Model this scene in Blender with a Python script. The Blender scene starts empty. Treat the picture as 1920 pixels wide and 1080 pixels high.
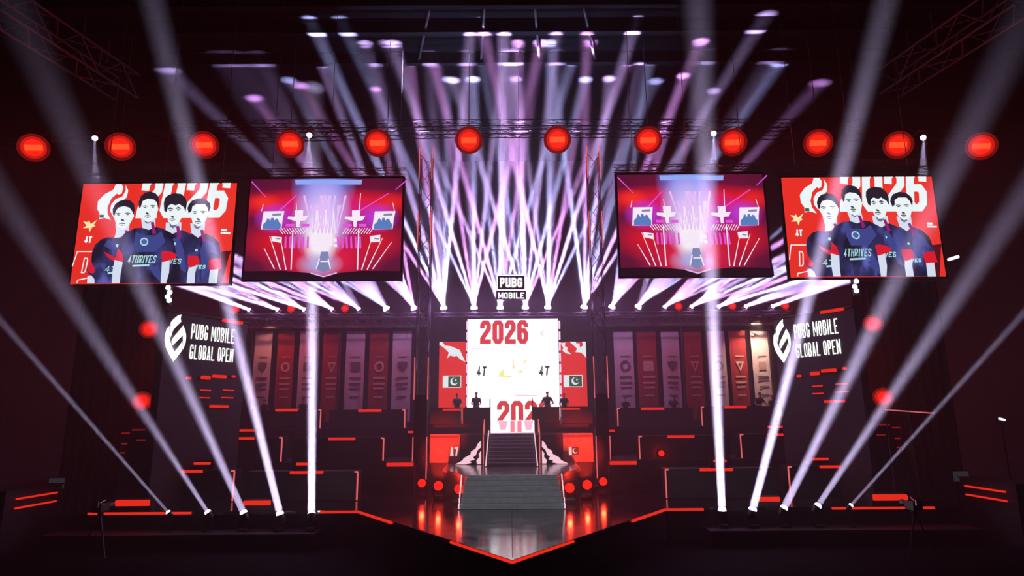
import bpy, bmesh, math, random
from mathutils import Vector, Matrix

random.seed(7)
sc = bpy.context.scene
COL = sc.collection
R = math.radians

# ------------------------------------------------------------------ camera, world, exposure
F_PX = 1200.0                       # focal length in pixels of the 1920 x 1080 frame
H = 3.4                             # camera height above the stage floor (z = 0)
CAM = Vector((0, 0, H))
ROT = Matrix.Rotation(R(-0.14), 3, 'Z') @ Matrix.Rotation(R(90 + 11.5), 3, 'X') @ Matrix.Rotation(R(-0.40), 3, 'Z')
cam = bpy.data.cameras.new('camera')
cam.sensor_width = 36
cam.lens = F_PX / 1920 * 36
cam.clip_end = 300
cam_ob = bpy.data.objects.new('camera', cam)
cam_ob.matrix_world = Matrix.Translation(CAM) @ ROT.to_4x4()
COL.objects.link(cam_ob)
sc.camera = cam_ob

world = bpy.data.worlds.new('night')
sc.world = world
world.use_nodes = True
world.node_tree.nodes['Background'].inputs['Color'].default_value = (0.5, 0.35, 0.5, 1)
world.node_tree.nodes['Background'].inputs['Strength'].default_value = 0.0

sc.view_settings.view_transform = 'Standard'
sc.view_settings.look = 'None'
sc.view_settings.exposure = 0.0
sc.view_settings.gamma = 1.0
sc.view_settings.use_curve_mapping = False
sc.cycles.volume_bounces = 0
sc.cycles.max_bounces = 5
sc.cycles.diffuse_bounces = 2
sc.cycles.glossy_bounces = 3
sc.cycles.sample_clamp_indirect = 4.0
sc.cycles.sample_clamp_direct = 0.0
sc.cycles.use_adaptive_sampling = True
sc.cycles.adaptive_threshold = 0.02
sc.cycles.volume_step_rate = 2.0
sc.cycles.use_denoising = True
sc.cycles.caustics_reflective = False

HAZE_DENSITY = 0.013
BEAM = 1.0                          # one dial for every white beam lamp
# ------------------------------------------------------------------ pixel helpers

def ray(px, py):
    return ROT @ Vector(((px - 960) / F_PX, (540 - py) / F_PX, -1.0))

def at(px, py, y):
    d = ray(px, py)
    return CAM + d * (y / d.y)

def onz(px, py, z):
    d = ray(px, py)
    return CAM + d * ((z - H) / d.z)

def onx(px, py, x):
    d = ray(px, py)
    return CAM + d * (x / d.x)

def mir(p, s):
    return Vector((abs(p.x) * s, p.y, p.z))

# ------------------------------------------------------------------ materials
MATS = {}

def principled(name, col, rough=0.6, metal=0.0, noise=0.0, scale=4.0, spec=0.5):
    if name in MATS: return MATS[name]
    m = bpy.data.materials.new(name); m.use_nodes = True
    nt = m.node_tree; b = nt.nodes['Principled BSDF']
    b.inputs['Roughness'].default_value = rough
    b.inputs['Metallic'].default_value = metal
    b.inputs['Specular IOR Level'].default_value = spec
    b.inputs['Base Color'].default_value = (*col, 1)
    if noise:
        tc = nt.nodes.new('ShaderNodeTexCoord'); n = nt.nodes.new('ShaderNodeTexNoise')
        n.inputs['Scale'].default_value = scale; n.inputs['Detail'].default_value = 4
        r = nt.nodes.new('ShaderNodeValToRGB')
        r.color_ramp.elements[0].position = 0.3; r.color_ramp.elements[1].position = 0.7
        r.color_ramp.elements[0].color = (*[c * (1 - noise) for c in col], 1)
        r.color_ramp.elements[1].color = (*[min(1, c * (1 + noise)) for c in col], 1)
        nt.links.new(tc.outputs['Object'], n.inputs['Vector'])
        nt.links.new(n.outputs['Fac'], r.inputs['Fac'])
        nt.links.new(r.outputs['Color'], b.inputs['Base Color'])
        mr = nt.nodes.new('ShaderNodeMapRange')
        mr.inputs['To Min'].default_value = max(0.02, rough - 0.08); mr.inputs['To Max'].default_value = min(1, rough + 0.08)
        nt.links.new(n.outputs['Fac'], mr.inputs['Value'])
        nt.links.new(mr.outputs['Result'], b.inputs['Roughness'])
    MATS[name] = m
    return m

def glow(name, col, strength=1.0, lights=False):
    if name in MATS: return MATS[name]
    m = bpy.data.materials.new(name); m.use_nodes = True
    nt = m.node_tree; nt.nodes.clear()
    e = nt.nodes.new('ShaderNodeEmission'); o = nt.nodes.new('ShaderNodeOutputMaterial')
    e.inputs['Color'].default_value = (*col, 1); e.inputs['Strength'].default_value = strength
    nt.links.new(e.outputs[0], o.inputs['Surface'])
    m.cycles.emission_sampling = 'FRONT_BACK' if lights else 'NONE'
    MATS[name] = m
    return m

def picture_mat(name, base, blobs, lights=False, strength=1.0):
    """A screen picture: soft patches of colour over UV. blobs: (u, v, su, sv, colour, power)."""
    m = bpy.data.materials.new(name); m.use_nodes = True
    nt = m.node_tree; nt.nodes.clear()
    uv = nt.nodes.new('ShaderNodeUVMap')
    last = None
    c0 = nt.nodes.new('ShaderNodeRGB'); c0.outputs[0].default_value = (*base, 1); last = c0.outputs[0]
    for (u, v, su, sv, col, k) in blobs:
        mp = nt.nodes.new('ShaderNodeMapping')
        mp.vector_type = 'POINT'
        mp.inputs['Scale'].default_value = (1 / su, 1 / sv, 1)
        mp.inputs['Location'].default_value = (-u / su, -v / sv, 0)
        g = nt.nodes.new('ShaderNodeTexGradient'); g.gradient_type = 'SPHERICAL'
        mul = nt.nodes.new('ShaderNodeMath'); mul.operation = 'MULTIPLY'; mul.inputs[1].default_value = k
        mx = nt.nodes.new('ShaderNodeMix'); mx.data_type = 'RGBA'; mx.clamp_factor = True
        nt.links.new(uv.outputs[0], mp.inputs[0]); nt.links.new(mp.outputs[0], g.inputs[0])
        nt.links.new(g.outputs['Fac'], mul.inputs[0]); nt.links.new(mul.outputs[0], mx.inputs['Factor'])
        nt.links.new(last, mx.inputs['A']); mx.inputs['B'].default_value = (*col, 1)
        last = mx.outputs['Result']
    e = nt.nodes.new('ShaderNodeEmission'); o = nt.nodes.new('ShaderNodeOutputMaterial')
    nt.links.new(last, e.inputs['Color']); e.inputs['Strength'].default_value = strength
    nt.links.new(e.outputs[0], o.inputs['Surface'])
    m.cycles.emission_sampling = 'FRONT_BACK' if lights else 'NONE'
    return m

BLACK = principled('black_paint', (0.012, 0.010, 0.012), 0.55, noise=0.3, scale=2)
MATTE = principled('black_matte', (0.006, 0.005, 0.006), 0.9, noise=0.2, scale=3, spec=0.15)
ROOFSTEEL = principled('roof_steel', (0.003, 0.003, 0.0035), 0.85, 0.0, noise=0.2, scale=6, spec=0.05)
STEEL = principled('dark_steel', (0.06, 0.055, 0.06), 0.45, 0.7, noise=0.2, scale=6)
ALU = principled('aluminium', (0.35, 0.33, 0.36), 0.38, 0.9, noise=0.15, scale=8)
LAMP = principled('lamp_housing', (0.015, 0.015, 0.017), 0.4, noise=0.2, scale=10)
STEP = principled('stair_grey', (0.24, 0.26, 0.27), 0.35, noise=0.15, scale=5)
FASCIA = principled('fascia_grey', (0.5, 0.46, 0.47), 0.45, noise=0.12, scale=4)
DECKM = principled('gloss_deck', (0.020, 0.016, 0.019), 0.13, noise=0.25, scale=1.5, spec=1.0)
PLATM = principled('platform_gloss', (0.10, 0.09, 0.10), 0.15, noise=0.2, scale=2, spec=0.8)
for _m in (DECKM, PLATM): _m.node_tree.nodes['Principled BSDF'].inputs['IOR'].default_value = 2.4
DESKM = principled('desk_black', (0.02, 0.014, 0.017), 0.5, noise=0.25, scale=3)
DRAPE = principled('black_drape', (0.018, 0.012, 0.014), 0.85, noise=0.3, scale=5)
SKIN = principled('skin', (0.30, 0.17, 0.12), 0.6, noise=0.1, scale=20)
SHIRT = principled('dark_shirt', (0.02, 0.02, 0.028), 0.85, noise=0.2, scale=30)
TROUS = principled('dark_trousers', (0.012, 0.012, 0.015), 0.9, noise=0.2, scale=30)
HAIRM = principled('dark_hair', (0.008, 0.006, 0.005), 0.6, noise=0.3, scale=40)
WHITE_CLOTH = principled('white_banner_cloth', (0.62, 0.55, 0.56), 0.85, noise=0.06, scale=3)
RED_CLOTH = principled('red_banner_cloth', (0.30, 0.018, 0.02), 0.85, noise=0.1, scale=3)
INK = principled('dark_print', (0.14, 0.10, 0.12), 0.85, noise=0.1, scale=6)
PALE_INK = principled('pale_print', (0.62, 0.42, 0.36), 0.85, noise=0.1, scale=6)
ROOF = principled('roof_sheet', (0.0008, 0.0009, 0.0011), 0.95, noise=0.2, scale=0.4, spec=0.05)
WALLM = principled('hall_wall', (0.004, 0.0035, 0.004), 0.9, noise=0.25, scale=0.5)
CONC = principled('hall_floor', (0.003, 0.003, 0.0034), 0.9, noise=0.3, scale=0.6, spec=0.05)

LED_RED = glow('led_red', (1.0, 0.030, 0.012), 0.85)
LED_PINK = glow('led_pink', (1.0, 0.16, 0.17), 0.85)
LED_WHITE = glow('led_white', (1.0, 0.62, 0.72), 1.1)
LENS_W = glow('lens_white', (0.92, 0.90, 1.0), 7.0)
LENS_R = glow('lens_red', (1.0, 0.018, 0.008), 1.1)
HALO_RING_R = glow('halo_ring_red', (.62, .012, .006), 1.0)  # dimmer ring colour imitating the soft glow around a red lamp
HALO_RIM_R = glow('halo_rim_red', (.17, .004, .003), 1.0)  # darkest outer step of the same painted glow
CORE_R = glow('lens_core', (1.0, 0.085, 0.02), 1.25)

# ------------------------------------------------------------------ mesh helpers
class MB:
    def __init__(s): s.bm = bmesh.new()
    def quad(s, pts):
        s.bm.faces.new([s.bm.verts.new(p) for p in pts]); return s
    poly = quad
    def hexa(s, p):
        v = [s.bm.verts.new(q) for q in p]
        for f in ((0, 3, 2, 1), (4, 5, 6, 7), (0, 1, 5, 4), (1, 2, 6, 5), (2, 3, 7, 6), (3, 0, 4, 7)):
            s.bm.faces.new([v[i] for i in f])
        return s
    def box(s, x0, x1, y0, y1, z0, z1):
        return s.hexa([(x0, y0, z0), (x1, y0, z0), (x1, y1, z0), (x0, y1, z0),
                       (x0, y0, z1), (x1, y0, z1), (x1, y1, z1), (x0, y1, z1)])
    def prism(s, pts, vec):
        vec = Vector(vec); a = [s.bm.verts.new(p) for p in pts]; b = [s.bm.verts.new(Vector(p) + vec) for p in pts]
        n = len(a)
        s.bm.faces.new(a[::-1]); s.bm.faces.new(b)
        for i in range(n): s.bm.faces.new([a[i], a[(i + 1) % n], b[(i + 1) % n], b[i]])
        return s
    def tube(s, p, q, r, n=6, r2=None):
        p, q = Vector(p), Vector(q); d = (q - p)
        if d.length < 1e-6: return s
        d.normalize(); u = d.orthogonal().normalized(); w = d.cross(u)
        r2 = r if r2 is None else r2
        A, B = [], []
        for i in range(n):
            a = 2 * math.pi * i / n + math.pi / n
            o = u * math.cos(a) + w * math.sin(a)
            A.append(s.bm.verts.new(p + o * r)); B.append(s.bm.verts.new(q + o * r2))
        s.bm.faces.new(A[::-1]); s.bm.faces.new(B)
        for i in range(n): s.bm.faces.new([A[i], A[(i + 1) % n], B[(i + 1) % n], B[i]])
        return s
    def lathe(s, prof, M, n=16):
        """prof: (radius, height) along local z, closed with caps."""
        rings = []
        for r, h in prof:
            rings.append([s.bm.verts.new(M @ Vector((r * math.cos(2 * math.pi * i / n), r * math.sin(2 * math.pi * i / n), h))) for i in range(n)])
        s.bm.faces.new(rings[0][::-1]); s.bm.faces.new(rings[-1])
        for a, b in zip(rings, rings[1:]):
            for i in range(n): s.bm.faces.new([a[i], a[(i + 1) % n], b[(i + 1) % n], b[i]])
        return s
    def build(s, name, mat, parent=None, smooth=False, bevel=0.0):
        if bevel:
            bmesh.ops.bevel(s.bm, geom=s.bm.edges[:], offset=bevel, segments=1, affect='EDGES', clamp_overlap=True)
        me = bpy.data.meshes.new(name); s.bm.to_mesh(me); s.bm.free()
        if smooth:
            for p in me.polygons: p.use_smooth = True
        me.materials.append(mat)
        o = bpy.data.objects.new(name, me); COL.objects.link(o)
        if parent is not None:
            o.parent = parent
            inv = parent.matrix_basis.inverted()
            pp = parent.parent
            M = parent.matrix_basis.copy()
            while pp is not None:
                M = pp.matrix_basis @ M; pp = pp.parent
            o.matrix_parent_inverse = Matrix.Identity(4)
            if not getattr(s, 'local', False):
                o.matrix_basis = M.inverted()
        return o

def local_mb():
    m = MB(); m.local = True; return m

def thing(name, label, cat, loc=(0, 0, 0), group=None, rot=None):
    o = bpy.data.objects.new(name, None); COL.objects.link(o)
    o.empty_display_size = 0.1
    M = Matrix.Translation(Vector(loc))
    if rot is not None: M = M @ rot.to_4x4()
    o.matrix_basis = M
    o['label'] = label; o['category'] = cat
    if group: o['group'] = group
    return o

def tag(o, label, cat, group=None, kind=None):
    o['label'] = label; o['category'] = cat
    if group: o['group'] = group
    if kind: o['kind'] = kind
    return o

def struct(mb, name, mat):
    o = mb.build(name, mat); o['kind'] = 'structure'; return o

def copy_tree(o, parent=None):
    c = o.copy(); COL.objects.link(c)
    if parent is not None: c.parent = parent
    for ch in list(o.children): copy_tree(ch, c)
    return c

def lamp_light(kind, p, d, energy, col, parent, size=0.3, spread=2.0, angle=40, blend=0.5, name='beam'):
    l = bpy.data.lights.new(name, kind)
    l.energy = energy; l.color = col
    if kind == 'AREA':
        l.shape = 'DISK'; l.size = size; l.spread = R(spread)
    elif kind == 'SPOT':
        l.spot_size = R(angle); l.spot_blend = blend; l.shadow_soft_size = size
    else:
        l.shadow_soft_size = size
    o = bpy.data.objects.new(name, l); COL.objects.link(o)
    M = Matrix.Translation(Vector(p))
    if d is not None:
        M = M @ Vector(d).normalized().to_track_quat('-Z', 'Y').to_matrix().to_4x4()
    o.matrix_basis = M
    if parent is not None:
        o.parent = parent
        Mp = parent.matrix_basis.copy(); pp = parent.parent
        while pp is not None: Mp = pp.matrix_basis @ Mp; pp = pp.parent
        o.matrix_basis = Mp.inverted() @ M
    return o

def axis(p, d):
    """frame at p whose local +z is d"""
    return Matrix.Translation(Vector(p)) @ Vector(d).normalized().to_track_quat('Z', 'Y').to_matrix().to_4x4()

def truss_bars(m, p, q, w=0.35, r=0.03, bay=0.8, rl=0.018):
    """box truss between p and q: four chords and zigzag lacing"""
    p, q = Vector(p), Vector(q); d = (q - p); L = d.length; d.normalize()
    up = Vector((0, 0, 1)) if abs(d.z) < 0.9 else Vector((0, 1, 0))
    u = d.cross(up).normalized(); v = u.cross(d).normalized()
    cs = [u * w / 2 + v * w / 2, -u * w / 2 + v * w / 2, -u * w / 2 - v * w / 2, u * w / 2 - v * w / 2]
    for c in cs: m.tube(p + c, q + c, r, 6)
    n = max(1, int(round(L / bay)))
    for i in range(n):
        a, b = p + d * (L * i / n), p + d * (L * (i + 1) / n)
        for k in range(4):
            c0, c1 = cs[k], cs[(k + 1) % 4]
            if i % 2: c0, c1 = c1, c0
            m.tube(a + c0, b + c1, rl, 4)
    return m

# ------------------------------------------------------------------ stroke lettering
K, J = 0.26, 0.13
GL = {
 '0': [('c', [(K, 0), (1 - K, 0), (1, J), (1, 1 - J), (1 - K, 1), (K, 1), (0, 1 - J), (0, J)])],
 '2': [('o', [(0, .68), (0, 1 - J), (K, 1), (1 - K, 1), (1, 1 - J), (1, .66), (0, .16), (0, 0), (1, 0)])],
 '6': [('o', [(1, .74), (1, 1 - J), (1 - K, 1), (K, 1), (0, 1 - J), (0, J), (K, 0), (1 - K, 0), (1, J), (1, .56 - J), (1 - K, .56), (0, .56)])],
 '4': [('o', [(.72, 0), (.72, 1), (.05, .27), (1, .27)])],
 '7': [('o', [(0, 1), (1, 1), (.35, 0)])],
 'A': [('o', [(0, 0), (.5, 1), (1, 0)]), ('o', [(.2, .28), (.8, .28)])],
 'B': [('o', [(0, .5), (1 - K, .5), (1, .5 + J), (1, 1 - J), (1 - K, 1), (0, 1), (0, 0), (1 - K, 0), (1, J), (1, .5 - J), (1 - K, .5)])],
 'D': [('c', [(0, 0), (1 - K, 0), (1, J), (1, 1 - J), (1 - K, 1), (0, 1)])],
 'E': [('o', [(1, 1), (0, 1), (0, 0), (1, 0)]), ('o', [(0, .5), (.85, .5)])],
 'G': [('o', [(1, .72), (1, 1 - J), (1 - K, 1), (K, 1), (0, 1 - J), (0, J), (K, 0), (1 - K, 0), (1, J), (1, .46), (.5, .46)])],
 'H': [('o', [(0, 0), (0, 1)]), ('o', [(1, 0), (1, 1)]), ('o', [(0, .5), (1, .5)])],
 'I': [('o', [(.5, 0), (.5, 1)])],
 'L': [('o', [(0, 1), (0, 0), (1, 0)])],
 'M': [('o', [(0, 0), (0, 1)]), ('o', [(1, 0), (1, 1)]), ('o', [(.06, .93), (.5, .30), (.94, .93)])],
 'N': [('o', [(0, 0), (0, 1)]), ('o', [(1, 0), (1, 1)]), ('o', [(.04, .95), (.96, .05)])],
 'O': None,
 'P': [('o', [(0, 0), (0, 1), (1 - K, 1), (1, 1 - J), (1, .44 + J), (1 - K, .44), (0, .44)])],
 'R': [('o', [(0, 0), (0, 1), (1 - K, 1), (1, 1 - J), (1, .46 + J), (1 - K, .46), (0, .46)]), ('o', [(.45, .46), (1, 0)])],
 'S': [('o', [(1, .74), (1, 1 - J), (1 - K, 1), (K, 1), (0, 1 - J), (0, .54 + J), (K, .54), (1 - K, .46), (1, .46 - J), (1, J), (1 - K, 0), (K, 0), (0, J), (0, .26)])],
 'T': [('o', [(0, 1), (1, 1)]), ('o', [(.5, 0), (.5, 1)])],
 'U': [('o', [(0, 1), (0, J), (K, 0), (1 - K, 0), (1, J), (1, 1)])],
 'V': [('o', [(0, 1), (.5, 0), (1, 1)])],
 '<': [('o', [(1, 1), (0, .5), (1, 0)])],
}
GL['O'] = GL['0']
NARROW = {'I': 0.45, 'M': 1.35, 'N': 1.12}

def ribbon(pts, t, closed):
    """quads of a mitred stroke along 2-D points"""
    n = len(pts); P = [Vector(p) for p in pts]; L, Rr = [], []
    for i in range(n):
        a = P[(i - 1) % n] if (closed or i > 0) else None
        b = P[(i + 1) % n] if (closed or i < n - 1) else None
        d0 = (P[i] - a).normalized() if a is not None else None
        d1 = (b - P[i]).normalized() if b is not None else None
        if d0 is None: d0 = d1
        if d1 is None: d1 = d0
        n0 = Vector((-d0.y, d0.x)); n1 = Vector((-d1.y, d1.x))
        m = n0 + n1
        if m.length < 0.3: m = n0
        m.normalize(); k = min(1.8, 1 / max(0.3, m.dot(n0)))
        L.append(P[i] + m * t / 2 * k); Rr.append(P[i] - m * t / 2 * k)
    out = []
    for i in range(n if closed else n - 1):
        j = (i + 1) % n
        out.append([L[i], Rr[i], Rr[j], L[j]])
    return out

def text_quads(txt, x0, y0, x1, y1, t, gap=0.14, slant=0.0):
    """quads of TXT filling the box x0..x1, y0..y1; t = stroke thickness in y units; all in one flat 2-D frame of true proportion"""
    ws = [(0.5 if c == ' ' else NARROW.get(c, 1.0)) for c in txt]
    tot = sum(ws) + gap * (len(txt) - 1); u = (x1 - x0) / tot
    x = x0; out = []
    for c, w in zip(txt, ws):
        wd = w * u
        if c != ' ':
            for mode, pts in GL[c]:
                q = []
                for (a, b) in pts:
                    X = x + wd / 2 if c == 'I' else x + t / 2 + a * (wd - t)
                    Y = y0 + b * (y1 - y0)
                    if 0 <= b <= 1 and c not in 'T': Y = y0 + t / 2 + b * (y1 - y0 - t)
                    if c in 'IHNMUVALT47<P' :
                        Y = y0 + b * (y1 - y0)
                        if c in 'T7' and b == 1: Y = y1 - t / 2
                        if c == 'L' and b == 0: Y = y0 + t / 2
                        if c == 'U' and b == 0: Y = y0 + t / 2
                        if c == 'P' and b == 1: Y = y1 - t / 2
                    q.append((X + slant * (Y - y0), Y))
                if mode == 'o':
                    for e0_, e1_ in ((0, 1), (-1, -2)):
                        if abs(pts[e0_][1] - pts[e1_][1]) < 1e-6 and pts[e0_][0] in (0, 1):
                            sg = 1 if q[e0_][0] > q[e1_][0] else -1
                            q[e0_] = (q[e0_][0] + sg * t / 2, q[e0_][1])
                out += ribbon(q, t, mode == 'c')
        x += wd + gap * u
    return out

class Plane:
    """a flat panel: O bottom-left corner, U and V full edge vectors; content lies on its front face"""
    def __init__(s, O, U, V, flip=False):
        s.O, s.U, s.V = Vector(O), Vector(U), Vector(V)
        s.N = s.U.cross(s.V).normalized()
        if s.N.dot(CAM - s.O) < 0: s.N = -s.N
        s.w, s.h = s.U.length, s.V.length
    def p(s, u, v, k=0):
        return s.O + s.U * u + s.V * v + s.N * (0.012 * k)
    def m(s, x, y, k=0):          # in metres
        return s.p(x / s.w, y / s.h, k)
    def uv(s, px, py):
        d = ray(px, py); n = s.U.cross(s.V)
        t = (s.O - CAM).dot(n) / d.dot(n); q = CAM + d * t - s.O
        return q.dot(s.U) / s.w ** 2, q.dot(s.V) / s.h ** 2
    def face(s, mb, uvs, k):
        mb.poly([s.p(u, v, k) for u, v in uvs])
    def quads(s, mb, qs, k):      # qs in metres, cut off at the top edge of the panel
        for q in qs:
            out = []
            for i in range(len(q)):
                (ax, ay), (bx, by) = q[i - 1], q[i]
                if (ay <= s.h) != (by <= s.h):
                    f = (s.h - ay) / (by - ay); out.append((ax + (bx - ax) * f, s.h))
                if by <= s.h: out.append((bx, by))
            if len(out) > 2: mb.poly([s.m(a, b, k) for a, b in out])
    def text(s, mb, txt, u0, v0, u1, v1, aspect, t, k=1, gap=.14, slant=0.0):
        """TXT in the box u0..u1, v0..v1; letters are drawn on a frame of the given width : height, stroke t of its height"""
        qs = text_quads(txt, 0, 0, aspect, 1.0, t, gap, slant)
        s.quads(mb, [[((u0 + (u1 - u0) * a / aspect) * s.w, (v0 + (v1 - v0) * b) * s.h) for a, b in q] for q in qs], k)
    def picture(s, name, mat, parent, k=1, u0=0, u1=1, v0=0, v1=1):
        mb = MB(); uvl = mb.bm.loops.layers.uv.new('UVMap')
        f = mb.bm.faces.new([mb.bm.verts.new(s.p(a, b, k)) for a, b in ((u0, v0), (u1, v0), (u1, v1), (u0, v1))])
        for lp, c in zip(f.loops, ((0, 0), (1, 0), (1, 1), (0, 1))): lp[uvl].uv = c
        return mb.build(name, mat, parent)

def disc(cx, cy, rx, ry, n=20, a0=0, a1=360):
    return [(cx + rx * math.cos(R(a0 + (a1 - a0) * i / n)), cy + ry * math.sin(R(a0 + (a1 - a0) * i / n))) for i in range(n if a1 - a0 >= 360 else n + 1)]

ORD = ['first', 'second', 'third', 'fourth', 'fifth', 'sixth', 'seventh', 'eighth', 'ninth', 'tenth', 'eleventh', 'twelfth',
       'thirteenth', 'fourteenth', 'fifteenth', 'sixteenth', 'seventeenth', 'eighteenth', 'nineteenth', 'twentieth', 'twenty-first', 'twenty-second']
SIDE = {-1: 'left', 1: 'right'}

# ------------------------------------------------------------------ the hall
FZ = -1.2; CZ = 26.0
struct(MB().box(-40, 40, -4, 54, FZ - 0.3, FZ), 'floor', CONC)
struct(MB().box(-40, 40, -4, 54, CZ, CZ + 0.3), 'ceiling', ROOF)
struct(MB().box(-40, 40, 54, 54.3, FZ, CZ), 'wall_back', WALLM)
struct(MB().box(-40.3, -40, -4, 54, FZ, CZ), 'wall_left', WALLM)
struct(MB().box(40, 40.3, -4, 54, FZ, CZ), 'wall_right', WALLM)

# haze: one box of thin smoke filling the hall
m = bpy.data.materials.new('haze'); m.use_nodes = True
nt = m.node_tree; nt.nodes.clear()
vs = nt.nodes.new('ShaderNodeVolumeScatter'); vs.inputs['Density'].default_value = HAZE_DENSITY
vs.inputs['Color'].default_value = (1, 1, 1, 1); vs.inputs['Anisotropy'].default_value = 0.0
mo = nt.nodes.new('ShaderNodeOutputMaterial'); nt.links.new(vs.outputs[0], mo.inputs['Volume'])
# the smoke lies densest over the stage and thins out towards the roof
tc = nt.nodes.new('ShaderNodeTexCoord'); sp_ = nt.nodes.new('ShaderNodeSeparateXYZ'); mr = nt.nodes.new('ShaderNodeMapRange'); rp = nt.nodes.new('ShaderNodeValToRGB')
mr.inputs['From Min'].default_value = 0; mr.inputs['From Max'].default_value = 26
els = rp.color_ramp.elements
els[0].position = 0.0; els[0].color = (1, 1, 1, 1); els[1].position = 1.0; els[1].color = (.05, .05, .05, 1)
for q, v in ((.20, .92), (.36, .52), (.50, .32), (.62, .16), (.75, .085)):
    e_ = els.new(q); e_.color = (v, v, v, 1)
mu = nt.nodes.new('ShaderNodeMath'); mu.operation = 'MULTIPLY'; mu.inputs[1].default_value = HAZE_DENSITY
nt.links.new(tc.outputs['Object'], sp_.inputs[0]); nt.links.new(sp_.outputs['Z'], mr.inputs['Value']); nt.links.new(mr.outputs[0], rp.inputs[0])
# and hardly any of it drifts out over the audience
my = nt.nodes.new('ShaderNodeMapRange'); my.interpolation_type = 'SMOOTHSTEP'
my.inputs['From Min'].default_value = 11; my.inputs['From Max'].default_value = 25; my.inputs['To Min'].default_value = 0.06; my.inputs['To Max'].default_value = 1.0
m2 = nt.nodes.new('ShaderNodeMath'); m2.operation = 'MULTIPLY'
nt.links.new(sp_.outputs['Y'], my.inputs['Value']); nt.links.new(my.outputs[0], m2.inputs[1])
nt.links.new(rp.outputs[0], mu.inputs[0]); nt.links.new(mu.outputs[0], m2.inputs[0]); nt.links.new(m2.outputs[0], vs.inputs['Density'])
m.cycles.volume_sampling = 'EQUIANGULAR'
hz = MB().box(-39.9, 39.9, -3.9, 53.9, FZ + 0.02, CZ - 0.02).build('stage_haze', m)
tag(hz, 'thin stage smoke hanging through the whole dark hall', 'haze', kind='stuff')

# roof steel: cross beams seen at the top edge, two slanting lattice trusses in the corners
for i, (py, lab) in enumerate(((4, 'steel roof beam along the very top edge of the view'), (54, 'steel roof beam just below the top edge, catching the beams'),
                               (112, 'steel roof beam highest above the red lamp row, dimmest of the cross beams'))):
    c = onz(957, py, CZ - 0.5)
    b = thing('roof_beam', lab, 'beam', (0, c.y, CZ - 0.5), 'steel cross beams under the roof')
    MB().box(-34, 34, c.y - 0.18, c.y + 0.18, CZ - 0.04, CZ).build('top_flange', ROOFSTEEL, b)
    MB().box(-34, 34, c.y - 0.03, c.y + 0.03, CZ - 0.75, CZ - 0.04).build('web', ROOFSTEEL, b)
    MB().box(-34, 34, c.y - 0.18, c.y + 0.18, CZ - 0.8, CZ - 0.75).build('bottom_flange', ROOFSTEEL, b)
for s in (-1, 1):
    p = mir(onz(-20, -5, 23.5), s); q = mir(onz(240, 165, 23.5), s)
    t = thing('roof_truss', 'slanting lattice roof truss in the top %s corner of the hall' % SIDE[s], 'truss', p)
    truss_bars(MB(), p, q, 1.5, 0.07, 1.6, 0.045).build('lattice', principled('truss_grey', (0.03, 0.03, 0.034), 0.7, noise=0.2), t)
    for k in range(4):
        f = p.lerp(q, 0.2 + 0.2 * k); MB().tube(f + Vector((0, 0, 0.7)), (f.x, f.y, CZ), 0.05).build('hanger', STEEL, t)
for k, x in enumerate((-4.2, -1.3, 1.4, 4.0)):
    t = thing('roof_brace', '%s diagonal roof brace between the two top cross beams' % ('leftmost', 'second from left', 'second from right', 'rightmost')[k], 'brace', (x, 32, CZ - 0.4), 'roof braces')
    a = onz(957, 4, CZ - 0.5).y; b = onz(957, 112, CZ - 0.5).y
    MB().tube((x, a, CZ - 0.5), (x * 1.35, b, CZ - 0.5), 0.07).build('rod', STEEL, t)

# ------------------------------------------------------------------ stage deck
eL = [onz(205, 957, 0), onz(672, 957, 0), onz(967, 1050, 0)]
EY = eL[1].y                                   # front edge of the side stage
tip = Vector((0, eL[2].y, 0)); cx = abs(eL[1].x); ex = 17.2
stage = thing('stage', 'glossy black stage with a pointed runway and red edge lights', 'stage', (0, EY, FZ))
outline = [(-ex, EY, 0), (-cx, EY, 0), (tip.x, tip.y, 0), (cx, EY, 0), (ex, EY, 0), (ex, 43, 0), (-ex, 43, 0)]
MB().prism([(x, y, -0.12) for x, y, z in outline], (0, 0, 0.12)).build('deck', DECKM, stage)
sk = [(-ex + .1, EY + .1, FZ), (-cx, EY + .1, FZ), (tip.x, tip.y + .15, FZ), (cx, EY + .1, FZ), (ex - .1, EY + .1, FZ), (ex - .1, 42.9, FZ), (-ex + .1, 42.9, FZ)]
MB().prism(sk, (0, 0, -FZ - 0.12)).build('skirt', MATTE, stage)
mb = MB(); mb.tube((0, tip.y + .3, 0.004), (0, EY + 0.3, 0.004), 0.006, 4); mb.build('deck_seam', MATTE, stage)
e0 = Vector((-cx, EY, 0)); e1 = tip
def strip(p, q, r, mat, name, parent, n=8):
    return MB().tube(p, q, r, n).build(name, mat, parent)
for s in (-1, 1):
    sx = lambda v: Vector((v.x * -s, v.y, v.z))
    o = Vector((0, -0.03, -0.05))
    d = (e1 - e0)
    strip(sx(e0) + o, sx(e0 + d * 0.30) + o, 0.05, LED_RED, 'edge_light', stage)
    strip(sx(e0 + d * 0.70) + o, sx(e1) + o, 0.035, LED_RED, 'edge_light', stage)
    strip(sx(Vector((-cx, EY, 0))) + o, sx(Vector((-cx - 1.45, EY, 0))) + o, 0.045, LED_RED, 'edge_light', stage)
    strip(sx(Vector((-12.2, EY, 0))) + o, sx(Vector((-16.1, EY, 0))) + o, 0.045, LED_RED, 'edge_light', stage)

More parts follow.
